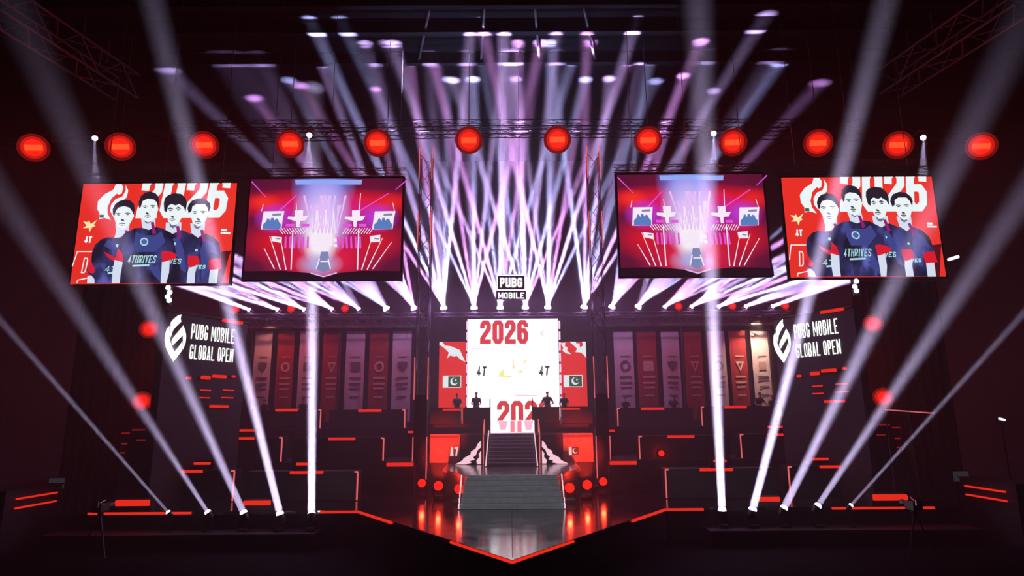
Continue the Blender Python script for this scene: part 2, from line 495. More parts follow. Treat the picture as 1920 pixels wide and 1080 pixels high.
# lamp shelf before the stage front on each side
for s in (-1, 1):
    t = thing('lamp_shelf', 'long low black shelf carrying beam lamps before the %s stage front' % SIDE[s], 'shelf', (s * 11.5, EY - 0.7, FZ))
    x0, x1 = sorted((s * 7.2, s * 17.0))
    MB().box(x0, x1, EY - 1.15, EY - 0.12, FZ, FZ + 0.5).build('body', MATTE, t)
    MB().box(x0 - .03, x1 + .03, EY - 1.2, EY - 0.1, FZ + 0.5, FZ + 0.56).build('shelf_top', BLACK, t)

# ------------------------------------------------------------------ centre platform and stairs
Z1 = 1.15; Z2 = 2.63
pf = thing('stage_platform', 'low grey-topped centre platform at the head of the front stairs', 'platform', (0, 27, 0))
hexo = [(-1.9, 27.0), (1.9, 27.0), (3.15, 30.3), (3.3, 34.4), (-3.3, 34.4), (-3.15, 30.3)]
MB().prism([(x, y, Z1 - 0.12) for x, y in hexo], (0, 0, 0.12)).build('platform_top', PLATM, pf)
MB().prism([(x * 0.985, 27.06 + (y - 27) * 0.99, 0.002) for x, y in hexo], (0, 0, Z1 - 0.122)).build('fascia', BLACK, pf)
st = thing('front_staircase', 'wide grey front stairs rising from the runway with lit edges', 'stairs', (0, 25.6, 0))
N = 6
for i in range(N):
    w = 1.98 - 0.02 * i; y0 = 25.55 + i * 0.24
    MB().box(-w, w, y0, 27.0 - 0.001, i * Z1 / (N + 0.0) + 0.001, (i + 1) * Z1 / N - 0.0005 * (i == N - 1) ).build('step', STEP, st, bevel=0.008)
for s in (-1, 1):
    mb = MB(); x = s * 2.02
    for i in range(N):
        y0 = 25.55 + i * 0.24 - 0.03
        mb.tube((x, y0, i * Z1 / N + .03), (x, y0, (i + 1) * Z1 / N), 0.025, 6)
        mb.tube((x, y0, (i + 1) * Z1 / N), (x, y0 + 0.24, (i + 1) * Z1 / N), 0.025, 6)
    mb.build('edge_light', LED_WHITE, st)
# upper platform and its stairs
up = thing('upper_platform', 'raised black player platform below the big white screen', 'platform', (0, 34.5, 0))
MB().box(-4.25, 4.25, 34.5, 39.6, Z2 - 0.1, Z2).build('platform_top', PLATM, up)
MB().box(-4.2, 4.2, 34.56, 39.5, 0.002, Z2 - 0.1).build('fascia', BLACK, up)
us = thing('upper_staircase', 'narrow dim stairs between the platform and the upper desks', 'stairs', (0, 31.5, Z1))
N2 = 9
for i in range(N2):
    y0 = 31.5 + i * 0.33; w = 1.16 - 0.005 * i
    MB().box(-w, w, y0, 34.49, Z1 + 0.001 + i * (Z2 - Z1) / N2, Z1 + (i + 1) * (Z2 - Z1) / N2).build('step', STEP, us, bevel=0.008)
for s in (-1, 1):
    strip((s * 1.23, 31.45, Z1 + .05), (s * 1.19, 34.4, Z2 + 0.12), 0.03, LED_WHITE, 'edge_light', us)
    mb = MB(); mb.tube((s * 1.42, 33.2, Z1 + 0.02), (s * 1.42, 33.2, Z2 + .15), 0.03); mb.tube((s * 1.42, 33.2, Z2 + .15), (s * 1.42, 34.4, Z2 + 0.7), 0.03)
    mb.tube((s * 1.42, 34.4, Z2 + 0.02), (s * 1.42, 34.4, Z2 + 0.7), 0.03)
    mb.build('handrail', LED_PINK, us)

# flame-patterned triangular stair cheeks
for s in (-1, 1):
    t = thing('stair_cheek', 'triangular red and white flame panel on the %s of the upper stairs' % SIDE[s], 'panel', (s * 2.1, 33.0, Z1))
    tri = [(s * 1.48, 33.0, Z1 + 0.002), (s * 2.85, 33.0, Z1 + 0.002), (s * 1.48, 33.0, Z1 + 1.35)]
    MB().prism(tri if s < 0 else tri, (0, 0.35, 0)).build('body', BLACK, t)
    mb = MB()
    W, Ht = 1.37, 1.35
    def fl(pts):
        mb.poly([(s * (1.48 + a * W), 32.985, Z1 + 0.004 + b * Ht) for a, b in pts])
    fl([(0.98, 0.01), (0.72, 0.14), (0.66, 0.23), (0.42, 0.36), (0.40, 0.47), (0.24, 0.56), (0.14, 0.76), (0.04, 0.85), (0.03, 0.62), (0.16, 0.50), (0.22, 0.33), (0.32, 0.26), (0.26, 0.17), (0.44, 0.12), (0.38, 0.06), (0.60, 0.01)])
    fl([(0.03, 0.5), (0.12, 0.38), (0.10, 0.26), (0.20, 0.14), (0.18, 0.02), (0.03, 0.02)])
    mb.build('flame_pattern', LED_WHITE, t)

# player-name fascia boards below the upper platform
for s in (-1, 1):
    p0 = mir(at(806, 826, 34.3), s); p1 = mir(at(862, 868, 34.3), s)
    x0, x1 = sorted((p0.x, p1.x))
    t = thing('name_board', ('red lit board reading A7 below the upper platform' if s < 0 else 'red lit board with a small white flag panel below the upper platform'), 'board', ((x0 + x1) / 2, 34.3, Z1))
    MB().box(x0, x1, 34.33, 34.47, 1.16, Z2 - 0.02).build('panel', FASCIA, t)
    strip((x0 + .02, 34.28, Z2 - .18), (x1 - .1, 34.28, Z2 - .18), 0.055, LED_RED, 'light_bar', t)
    pl = Plane((x0, 34.32, 1.16), (x1 - x0, 0, 0), (0, 0, Z2 - 1.18))
    if s < 0:
        mb = MB(); u, v = pl.uv(844, 855); u1, v1 = pl.uv(859, 838)
        pl.text(mb, 'A7', u, v, u1, v1, 1.0, .2, 1, .3); mb.build('lettering', glow('board_white', (1, .62, .55), 1.1), t)
        mb = MB(); a = pl.uv(817, 852); b = pl.uv(823, 841); c = pl.uv(829, 852)
        for qd in ribbon([(a[0] * pl.w, a[1] * pl.h), (b[0] * pl.w, b[1] * pl.h), (c[0] * pl.w, c[1] * pl.h)], 0.04, False): mb.poly([pl.m(x, y, 1) for x, y in qd])
        mb.build('chevron_mark', glow('board_red', (1, .16, .12), .6), t)
    else:
        a = pl.uv(1067, 853); b = pl.uv(1085, 838)
        fw, fh = (b[0] - a[0]) * pl.w, (b[1] - a[1]) * pl.h; X, Y = a[0] * pl.w, a[1] * pl.h
        mb = MB(); mb.poly([pl.m(*q, 1) for q in ((X, Y), (X + fw * .28, Y), (X + fw * .28, Y + fh), (X, Y + fh))]); mb.build('flag_stripe', glow('board_white', (1, .62, .55), 1.1), t)
        mb = MB(); mb.poly([pl.m(*q, 1) for q in ((X + fw * .3, Y), (X + fw, Y), (X + fw, Y + fh), (X + fw * .3, Y + fh))]); mb.build('flag_field', principled('flag_dark', (.03, .05, .04), .5), t)
        mb = MB(); mb.poly([pl.m(X + fw * .62 + a_, Y + fh * .5 + b_, 2) for a_, b_ in [(r * math.cos(R(w)), r * math.sin(R(w))) for r, w in [(fh * .34, q) for q in range(70, 331, 20)]] + [(fh * .08 + fh * .26 * math.cos(R(w)), fh * .06 + fh * .26 * math.sin(R(w))) for w in range(320, 59, -20)]]); mb.build('crescent', glow('board_white', (1, .62, .55), 1.1), t)

Z3 = 3.08
for s in (-1, 1):
    x0, x1 = sorted((s * 1.18, s * 4.2))
    t = thing('player_dais', 'black dais carrying the player desks, %s of the white screen' % SIDE[s], 'dais', ((x0 + x1) / 2, 35.4, Z2))
    MB().box(x0, x1, 35.4, 37.7, Z3 - .08, Z3).build('dais_top', BLACK, t)
    MB().box(x0 + .02, x1 - .02, 35.43, 37.65, Z2 + .002, Z3 - .08).build('dais_front', BLACK, t)

# ------------------------------------------------------------------ tiers (risers) and desks with light bars
for s in (-1, 1):
    for zt, y0, y1, lab in ((1.40, 31.6, 35.45, 'middle'), (2.90, 35.5, 39.2, 'upper')):
        x0, x1 = sorted((s * 5.15, s * (16.6 if zt < 2 else 16.2)))
        t = thing('riser', '%s black tier under the %s-hand team desks' % (lab, SIDE[s]), 'riser', ((x0 + x1) / 2, y0, 0))
        MB().box(x0, x1, y0, y1, zt - 0.1, zt).build('riser_top', BLACK, t)
        MB().box(x0 + .03, x1 - .03, y0 + .03, y1 - .02, 0.002, zt - 0.1).build('riser_front', BLACK, t)

def desk(s, pxa, pxb, ytop, ybot, y, z0, bars, corner, label, group, depth=0.8, upper=None):
    """one team desk: front face from pixel pxa to pxb (left-hand pixel frame, mirrored for s = 1)"""
    yy = (ytop + ybot) / 2
    xa = mir(at(pxa, yy, y), s).x; xb = mir(at(pxb, yy, y), s).x
    zt = at((pxa + pxb) / 2, ytop, y).z
    x0, x1 = sorted((xa, xb))
    t = thing('team_desk', label, 'desk', ((x0 + x1) / 2, y, z0), group)
    MB().box(x0, x1, y, y + depth, z0 + 0.002, zt - 0.04).build('body', DESKM, t, bevel=0.01)
    MB().box(x0 - .03, x1 + .03, y - .03, y + depth + .03, zt - 0.04, zt).build('desk_top', BLACK, t)
    for (pa, pb, py, r) in bars:
        a = mir(at(pa, py, y - .04), s); b = mir(at(pb, py, y - .04), s)
        a.z = b.z = (a.z + b.z) / 2
        strip(a, b, r, LED_RED, 'light_bar', t)
    if corner is not None:
        xc = mir(at(corner, yy, y - .03), s).x
        mb = MB(); mb.tube((xc, y - .04, z0 + .03), (xc, y - .04, zt - .02), 0.035); mb.tube((xc, y - .04, zt - .03), (xc + s * .14, y - .04, zt - .03), 0.035)
        mb.build('corner_light', LED_PINK, t)
    if upper is not None:
        pa, pb, py = upper
        a = mir(at(pa, py, y + .45), s); b = mir(at(pb, py, y + .45), s); a.z = b.z = (a.z + b.z) / 2
        ux0, ux1 = sorted((a.x, b.x))
        MB().box(ux0 - .15, ux1 + .15, y + .5, y + .62, zt, a.z + .12).build('monitor_shelf', BLACK, t)
        strip(a, b, 0.06, LED_RED, 'upper_light_bar', t)
    return t

G = {1: 'upper row', 2: 'middle row', 3: 'front row'}
for s in (-1, 1):
    sd = SIDE[s]
    desk(s, 617, 759, 768, 801, 36, 2.90, [(672, 715, 770, .075)], 759, 'black desk with one red bar, upper tier, %s, nearest the centre tower' % sd, 'team desks')
    desk(s, 462, 601, 768, 801, 36, 2.90, [(517, 558, 769, .075)], 601, 'black desk with one red bar, upper tier, %s, in front of the outer banners' % sd, 'team desks')
    desk(s, 548, 719, 821, 863, 32, 1.40, [(616, 666, 823, .07)], 719, 'black desk with one red bar, middle tier, %s, nearer the centre' % sd, 'team desks')
    desk(s, 400, 528, 820, 863, 32, 1.40, [(430, 477, 822, .065)], 528, 'black desk with stacked red bars, middle tier, %s, outer one' % sd, 'team desks', upper=(449, 477, 807))
    desk(s, 460, 670, 884, 938, 28.5, 0.0, [(544, 606, 886, .065)], 670, 'black desk with stacked red bars, front tier, %s, nearer the runway' % sd, 'team desks', upper=(556, 580, 870))
    desk(s, 290, 438, 882, 935, 28.5, 0.0, [(320, 380, 884, .065)], 438, 'black desk with stacked red bars, front tier, %s, outer one' % sd, 'team desks', upper=(363, 394, 869))
    # centre desks on the upper platform
    z4 = at(840, 764, 35.5).z
    for (pa, pb, nm, bar) in ((868, 919, 'plain black', None), (806, 864, 'red-barred', (830, 864, 769))):
        xa = mir(at(pa, 790, 35.5), s).x; xb = mir(at(pb, 790, 35.5), s).x; x0, x1 = sorted((xa, xb))
        t = thing('player_desk', '%s player desk on the upper platform, %s of the white screen' % (nm, sd), 'desk', ((x0 + x1) / 2, 35.5, Z3), 'player desks')
        MB().box(x0, x1, 35.5, 36.3, Z3 + .002, z4 - .05).build('body', DESKM, t, bevel=.012)
        MB().box(x0 - .01, x1 + .01, 35.45, 36.35, z4 - .05, z4).build('desk_top', BLACK, t)
        if bar:
            a = mir(at(bar[0], bar[2], 35.44), s); b = mir(at(bar[1], bar[2], 35.44), s); a.z = b.z = z4 - .12
            strip(a, b, .06, LED_RED, 'light_bar', t)
        else:
            xc = x1 if s < 0 else x0
            MB().tube((xc, 35.37, Z2 + .01), (xc, 35.37, z4 + .45), .025).build('end_post', BLACK, t)
    # low red bar fixtures beside the platform and on the stage edge
    def floor_bar(pa, pb, py, y, label, r=.09, z0=0.0):
        a = mir(at(pa, py, y), s); b = mir(at(pb, py, y), s); z = (a.z + b.z) / 2; a.z = b.z = z
        x0, x1 = sorted((a.x, b.x))
        t = thing('light_bar', label, 'light', ((x0 + x1) / 2, y, z0), 'loose red bars')
        MB().box(x0 - .04, x1 + .04, y + .05, y + .35, z0 + .002, z + r + .02).build('body', BLACK, t)
        strip(a, b, r, LED_RED, 'light_tube', t)
        return t
    floor_bar(725, 775, 871, 30.6, 'thick red bar on a black box beside the %s centre tower' % sd, .09)
    floor_bar(765, 778, 810, 34.6, 'short red bar high beside the %s centre tower' % sd, .06, 1.40)
    floor_bar(457, 507, 943, 25.9, 'thick red bar on the %s stage edge, nearer the runway' % sd, .09)
    floor_bar(218, 280, 943, 25.9, 'thick red bar at the outer end of the %s stage edge' % sd, .12)

# ------------------------------------------------------------------ towers beside the screen
for s in (-1, 1):
    xt = mir(at(789, 780, 33), s).x
    t = thing('light_tower', 'tall lattice tower with paired pink tubes, %s of the white screen' % SIDE[s], 'tower', (xt, 33, 0))
    mb = MB(); truss_bars(mb, (xt, 33.2, 0.06), (xt, 33.2, 17.6), 0.62, 0.03, 0.9, 0.016); mb.build('lattice', STEEL, t)
    MB().box(xt - .45, xt + .45, 32.8, 33.65, 0.002, 0.06).build('base_plate', STEEL, t)
    MB().box(xt - .30, xt + .30, 33.02, 33.4, .3, 4.6).build('cover_panel', BLACK, t)
    for (py0, py1) in ((818, 898), (669, 748), (397, 466), (275, 335)):
        for dx in (-.345, .345):
            a = at(957, py1, 32.86).z; b = at(957, py0, 32.86).z
            strip((xt + dx, 32.84, a), (xt + dx, 32.84, b), 0.027, LED_PINK, 'light_tube', t, 6)

# ------------------------------------------------------------------ screens
def screen(name, label, c_bl, c_br, c_tl, y, mat, frame=0.08, thick=0.18, picture=True):
    """flat screen facing the hall on the plane Y = y, from three pixel corners"""
    bl, br, tl = at(*c_bl, y), at(*c_br, y), at(*c_tl, y)
    x0 = (bl.x + tl.x) / 2; x1 = br.x; z0 = (bl.z + br.z) / 2; z1 = tl.z
    return rect_screen(name, label, x0, x1, z0, z1, y, mat, frame, thick)

def rect_screen(name, label, x0, x1, z0, z1, y, mat, frame=0.08, thick=0.18):
    t = thing(name, label, 'screen', ((x0 + x1) / 2, y, z0))
    MB().box(x0 - frame, x1 + frame, y + .01, y + thick, z0 - frame, z1 + frame).build('cabinet', MATTE, t)
    P = Plane((x0, y, z0), (x1 - x0, 0, 0), (0, 0, z1 - z0))
    P.picture('picture', mat, t, 0)
    return t, P

SR = (0.86, 0.030, 0.020)
S_WHITE = glow('screen_white', (0.90, 0.98, 1.0), 1.0)
S_PALE = glow('screen_pale', (0.72, 0.80, 0.95), 1.0)
S_NAVY = glow('screen_navy', (0.030, 0.030, 0.110), 1.0)
S_BLUE = glow('screen_blue', (0.09, 0.12, 0.42), 1.0)
S_BLACK = glow('screen_black', (0.012, 0.012, 0.022), 1.0)
S_HAIR = glow('screen_hair', (0.018, 0.014, 0.030), 1.0)
S_RED = glow('screen_red', (0.75, 0.012, 0.03), 1.0)
S_PINK = glow('screen_pink', (0.85, 0.05, 0.30), 1.0)
S_FLASH = glow('screen_flash', (0.30, 0.015, 0.17), 1.0)
S_FEAT = glow('screen_feature', (0.05, 0.05, 0.10), 1.0)
S_SHADE = glow('screen_shade', (0.16, 0.17, 0.30), 1.0)
S_CYAN = glow('screen_cyan', (0.45, 0.80, 0.80), 1.0)
S_GOLD = glow('screen_gold', (1.0, 0.85, 0.45), 1.0)
S_GREEN = glow('screen_green', (0.03, 0.10, 0.06), 1.0)
S_INK = glow('screen_ink', (0.03, 0.03, 0.035), 1.0)
def jersey_mat():
    m = bpy.data.materials.new('screen_jersey'); m.use_nodes = True; nt = m.node_tree; nt.nodes.clear()
    tc = nt.nodes.new('ShaderNodeTexCoord'); mp = nt.nodes.new('ShaderNodeMapping'); mp.inputs['Scale'].default_value = (.9, 1, .45)
    n = nt.nodes.new('ShaderNodeTexNoise'); n.inputs['Scale'].default_value = 1.3; n.inputs['Detail'].default_value = 2.5; n.inputs['Distortion'].default_value = .6
    r = nt.nodes.new('ShaderNodeValToRGB'); e = nt.nodes.new('ShaderNodeEmission'); o = nt.nodes.new('ShaderNodeOutputMaterial')
    els = r.color_ramp.elements; els[0].position = .38; els[0].color = (.010, .010, .028, 1); els[1].position = .70; els[1].color = (.11, .13, .50, 1)
    q = els.new(.53); q.color = (.028, .03, .12, 1)
    nt.links.new(tc.outputs['Object'], mp.inputs[0]); nt.links.new(mp.outputs[0], n.inputs['Vector']); nt.links.new(n.outputs['Fac'], r.inputs['Fac'])
    nt.links.new(r.outputs['Color'], e.inputs['Color']); nt.links.new(e.outputs[0], o.inputs['Surface']); m.cycles.emission_sampling = 'NONE'
    return m
S_JERSEY = jersey_mat()
S_SHEEN = glow('screen_sheen', (.05, .065, .27), 1.0)
S_TRED = glow('screen_text_red', (0.80, 0.045, 0.045), 1.0)
S_DIM = glow('screen_dim_red', (0.10, 0.006, 0.010), 1.0)

# team poster pieces traced in the frame of the left screen (crop pixels: 4.153 per photo pixel from 100, 300)
def C3(pts): return [(100 + x / 4.153, 300 + y / 4.153) for x, y in pts]
POSTER = {}
PLAYERS = [
 dict(who='far left', k=4,
  jersey=[(520, 600), (480, 606), (425, 604), (375, 622), (330, 662), (306, 720), (300, 800), (262, 850), (272, 880), (300, 905), (320, 930), (325, 962), (545, 962), (548, 700), (540, 620)],
  arm=[[(272, 905), (300, 900), (326, 930), (326, 962), (268, 962)]],
  cuff=[[(300, 790), (268, 850), (285, 880), (320, 885), (332, 860)], [(400, 715), (470, 752), (530, 770), (530, 795), (470, 790), (420, 750)]],
  sheen=[[(430, 625), (480, 640), (500, 690), (450, 700), (400, 670)]],
  neck=[(488, 500), (600, 500), (592, 552), (560, 585), (520, 606), (480, 610), (494, 560)],
  face=[(478, 400), (470, 440), (482, 462), (490, 490), (510, 528), (542, 548), (575, 532), (606, 490), (622, 462), (634, 440), (624, 400), (600, 368), (560, 350), (510, 362)],
  hair=[(470, 430), (468, 385), (488, 346), (522, 322), (562, 312), (606, 318), (634, 346), (641, 388), (630, 428), (618, 400), (598, 374), (556, 362), (512, 374), (494, 398), (482, 436)],
  eyes=[(512, 428), (585, 425)], nose=(545, 470), mouth=(540, 505), text=(400, 830, 545, 890), text2=True, badge=(505, 668, 14)),
 dict(who='second from right', k=5,
  jersey=[(880, 545), (935, 580), (1000, 545), (1060, 572), (1110, 602), (1122, 700), (1140, 770), (1060, 800), (1045, 962), (890, 962), (850, 700)],
  arm=[[(1062, 838), (1128, 815), (1110, 880), (1105, 962), (1043, 962), (1050, 880)]],
  cuff=[[(1055, 748), (1130, 750), (1145, 790), (1138, 822), (1068, 840), (1050, 800)]],
  sheen=[[(930, 620), (980, 600), (1020, 700), (1040, 880), (1000, 860), (960, 720)]],
  neck=[(882, 490), (1002, 488), (1000, 548), (935, 578), (880, 548)],
  face=[(884, 370), (878, 410), (892, 440), (900, 480), (930, 512), (962, 508), (990, 482), (1010, 440), (1022, 405), (1020, 365), (960, 340), (900, 346)],
  hair=[(870, 400), (866, 340), (876, 300), (902, 276), (950, 262), (1002, 268), (1036, 300), (1046, 340), (1036, 408), (1022, 372), (985, 345), (960, 358), (925, 346), (900, 362), (888, 410)],
  eyes=[(918, 392), (980, 388)], nose=(935, 445), mouth=(932, 472), text=(905, 770, 1000, 830), badge=(950, 655, 12), heavy=True),
 dict(who='far right', k=5,
  jersey=[(1080, 572), (1130, 610), (1190, 575), (1252, 602), (1296, 650), (1312, 745), (1316, 850), (1222, 860), (1220, 962), (1090, 962), (1090, 700), (1070, 620)],
  arm=[[(1224, 858), (1290, 850), (1280, 962), (1213, 962)]],
  cuff=[[(1214, 785), (1260, 768), (1312, 768), (1317, 850), (1218, 858)]],
  sheen=[[(1180, 620), (1250, 640), (1290, 740), (1220, 720), (1200, 880), (1160, 880), (1150, 700)]],
  neck=[(1072, 495), (1188, 490), (1180, 572), (1130, 608), (1080, 572)],
  face=[(1072, 380), (1068, 420), (1080, 452), (1090, 492), (1125, 522), (1155, 517), (1190, 482), (1212, 430), (1216, 395), (1206, 355), (1140, 330), (1082, 350)],
  hair=[(1060, 420), (1050, 380), (1060, 350), (1086, 320), (1140, 301), (1192, 310), (1224, 340), (1230, 372), (1216, 412), (1206, 374), (1186, 346), (1122, 346), (1088, 366), (1082, 400)],
  eyes=[(1108, 415), (1172, 412)], nose=(1135, 465), mouth=(1132, 492), text=(1105, 820, 1190, 865), badge=(1120, 705, 10)),
 dict(who='front second from left', k=6,
  jersey=[(700, 530), (750, 548), (800, 525), (860, 536), (912, 572), (946, 640), (968, 760), (860, 790), (872, 962), (520, 962), (548, 800), (498, 775), (512, 680), (520, 630), (560, 576), (640, 536)],
  arm=[[(486, 775), (548, 800), (530, 900), (524, 962), (464, 962), (468, 870)], [(852, 795), (915, 768), (908, 880), (885, 962), (842, 962), (848, 870)]],
  cuff=[[(510, 690), (545, 730), (552, 800), (480, 780), (500, 740)], [(848, 720), (880, 712), (940, 722), (972, 745), (960, 770), (856, 800)]],
  sheen=[[(650, 560), (700, 590), (800, 590), (850, 560), (880, 640), (800, 720), (660, 720), (640, 640)], [(760, 850), (820, 820), (850, 900), (850, 960), (790, 900)]],
  neck=[(690, 455), (800, 455), (802, 528), (750, 548), (700, 532)],
  face=[(684, 330), (676, 380), (686, 425), (708, 468), (745, 490), (782, 474), (806, 440), (824, 390), (818, 315), (750, 292), (700, 305)],
  hair=[(676, 380), (672, 330), (690, 286), (722, 258), (762, 250), (802, 262), (826, 290), (833, 332), (824, 385), (814, 335), (790, 312), (742, 306), (704, 324), (688, 372)],
  eyes=[(722, 372), (782, 368)], nose=(740, 420), mouth=(742, 447), text=(580, 745, 805, 835), text2=True, badge=(715, 640, 33)),
]

def team_screen(s):
    if s < 0:
        label = 'big tilted-looking red screen with four players at the far left'
        t, P = screen('led_screen', 'hanging red screen showing four players, far left beside the drape', (130, 532), (429, 532), (158, 345), 28, picture_red)
    else:
        t, P = screen('led_screen', 'hanging red screen showing four players, far right beside the drape', (1481, 520), (1774, 519), (1466, 333), 28, picture_red)
    t['group'] = 'hanging screens'
    def piece(name, mat, polys, k, parent):
        for pts in polys:
            mb = MB(); P.face(mb, [POSTER_P.uv(*q) for q in C3(pts)], k); o = mb.build(name, mat, parent)
        return o
    def words(name, txt, x0, y0, x1, y1, mat, th, k, parent, slant=0.0, gap=.14):
        a = POSTER_P.uv(*C3([(x0, y1)])[0]); b = POSTER_P.uv(*C3([(x1, y0)])[0])
        mb = MB(); P.quads(mb, text_quads(txt, a[0] * P.w, a[1] * P.h, b[0] * P.w, b[1] * P.h, th, gap, slant), k)
        return mb.build(name, mat, parent)
    # year lettering, clipped by the top edge
    words('year_lettering', '2026', 640, 120, 1362, 455, S_WHITE, 0.36, 2, t, 0.10, .08)
    piece('flame_emblem', S_WHITE, [
        [(490, 190), (535, 190), (548, 215), (535, 262), (512, 272), (500, 262), (455, 300), (424, 370), (424, 420), (452, 468), (400, 452), (358, 462), (364, 420), (344, 384), (350, 322), (402, 268), (470, 232)],
        [(566, 196), (586, 240), (574, 292), (540, 322), (494, 342), (472, 382), (468, 440), (446, 400), (452, 350), (488, 306), (540, 285), (566, 240)]], 2, t)
    piece('small_tag', S_GREEN, [[(366, 428), (398, 428), (396, 452), (362, 452)]], 3, t)
    piece('brush_mark', S_GOLD, [[(235, 480), (275, 485), (280, 470), (295, 500), (345, 466), (318, 505), (332, 515), (305, 525), (285, 562), (278, 530), (232, 532), (262, 512)]], 2, t)
    words('team_lettering', '4T', 240, 594, 304, 646, S_WHITE, 0.07, 2, t, 0.05)
    words('initial', 'D', 216, 762, 268, 882, S_WHITE, 0.05, 2, t, 0.08)
    mb = MB()
    for pl in ([(150, 830), (190, 714), (312, 714)], [(186, 960), (192, 936), (300, 914)]):
        uvm = [(lambda q: (q[0] * P.w, q[1] * P.h))(POSTER_P.uv(*q)) for q in C3(pl)]
        P.quads(mb, ribbon(uvm, 0.045, False), 2)
    mb.build('name_box_line', S_WHITE, t)
    piece('small_print', S_WHITE, [[(1310, 538), (1352, 540), (1350, 556), (1308, 554)], [(1306, 562), (1382, 566), (1380, 578), (1304, 576)]], 2, t)
    piece('dark_corner', S_DIM, [[(1312, 715), (1392, 705), (1372, 745), (1312, 962), (1270, 962)]], 2, t)
    for pl in PLAYERS:
        k = pl['k']
        mb = MB(); P.face(mb, [POSTER_P.uv(*q) for q in C3(pl['jersey'])], k)
        J_ = mb.build('player_portrait', S_JERSEY, t)
        piece('jersey_sheen', S_SHEEN, pl['sheen'], k + .2, J_)
        piece('forearm', S_PALE, pl['arm'], k + .3, J_)
        piece('sleeve_cuff', S_RED, pl['cuff'], k + .4, J_)
        piece('neck', S_PALE, [pl['neck']], k + .3, J_)
        xs = [q[0] for q in pl['neck']]; yb = max(q[1] for q in pl['neck'][:2]); xm = (min(xs) + max(xs)) / 2
        piece('chin_shadow', S_SHADE, [[(xm - 34, yb - 5), (xm + 34, yb - 8), (xm + 22, yb + 30), (xm - 4, yb + 46), (xm - 26, yb + 32)]], k + .4, J_)
        piece('face', S_WHITE, [pl['face']], k + .5, J_)
        fx = []
        hv = 1.5 if pl.get('heavy') else 1.0
        for (ex_, ey_) in pl['eyes']:
            fx.append([(ex_ - 20, ey_ - 10), (ex_, ey_ - 14 * hv), (ex_ + 20, ey_ - 9), (ex_ + 20, ey_ - 4), (ex_, ey_ - 7), (ex_ - 20, ey_ - 4)])
            fx.append([(ex_ - 14, ey_ + 2), (ex_, ey_ - 3), (ex_ + 14, ey_ + 2), (ex_, ey_ + 7 * hv)])
        nx, ny = pl['nose']; mx, my = pl['mouth']
        fx.append([(nx - 15, ny), (nx - 6, ny - 10), (nx + 10, ny - 2), (nx + 14, ny + 8), (nx, ny + 10)])
        fx.append([(mx - 26, my), (mx - 18, my - 12), (mx, my - 14), (mx + 20, my - 11), (mx + 26, my), (mx + 16, my - 5), (mx - 14, my - 6)])
        fx.append([(mx - 18, my + 4), (mx, my + 1), (mx + 18, my + 4), (mx, my + 9)])
        piece('facial_features', S_FEAT, fx, k + .6, J_)
        piece('hair', S_HAIR, [pl['hair']], k + .7, J_)
        x0, y0, x1, y1 = pl['text']
        full = '4THRIVES' if pl['who'].startswith('front') else ('4TH' if pl['who'] == 'far left' else 'VES')
        words('jersey_lettering', full, x0, y0, x1, y0 + (y1 - y0) * .68, S_CYAN, 0.045, k + .6, J_, 0.18, .22)
        if pl.get('text2'):
            ws_ = x1 - x0
            piece('jersey_small_print', S_CYAN, [[(x0 + ws_ * .2, y1 - 14), (x0 + ws_ * .78, y1 - 20), (x0 + ws_ * .77, y1 - 6), (x0 + ws_ * .19, y1)]], k + .6, J_)
        bx, by, br = pl['badge']
        piece('chest_badge', S_CYAN, [disc(bx, by, br, br * .95, 14)], k + .6, J_)
        if br > 20: piece('badge_mark', S_BLUE, [disc(bx, by, br * .7, br * .65, 14)], k + .7, J_)
        sh = pl['jersey']
        piece('shoulder_flash', S_FLASH, [[(xm + 20, max(q[1] for q in pl['neck']) - 60), (xm + 44, max(q[1] for q in pl['neck']) - 62), (xm + 62, max(q[1] for q in pl['neck']) + 26), (xm + 36, max(q[1] for q in pl['neck']) + 40)]], k + .45, J_)
    # hanging frame and cables
    tl = P.p(0, 1); tr = P.p(1, 1)
    mb = MB(); truss_bars(mb, tl + Vector((-.1, .3, .45)), tr + Vector((.1, .3, .45)), 0.3, .025, .6, .014)
    for u in (.12, .5, .88):
        q = P.p(u, 1) + Vector((0, .3, .6)); mb.tube(q, (q.x, q.y, CZ), .015, 5); mb.tube(P.p(u, 1) + Vector((0, .1, 0)), q, .02, 5)
    mb.build('hanging_frame', STEEL, t)
    mb = MB(); 
    return t, P

picture_red = picture_mat('team_picture', SR, [(.75, .45, .5, .7, (0.92, 0.05, 0.035), .9)], lights=True)
# frame in which the poster was traced: the left screen's own plane
_bl, _br, _tl = at(130, 532, 28), at(429, 532, 28), at(158, 345, 28)
POSTER_P = Plane(((_bl.x + _tl.x) / 2, 28, (_bl.z + _br.z) / 2), (_br.x - (_bl.x + _tl.x) / 2, 0, 0), (0, 0, _tl.z - (_bl.z + _br.z) / 2))
TS = {s: team_screen(s) for s in (-1, 1)}

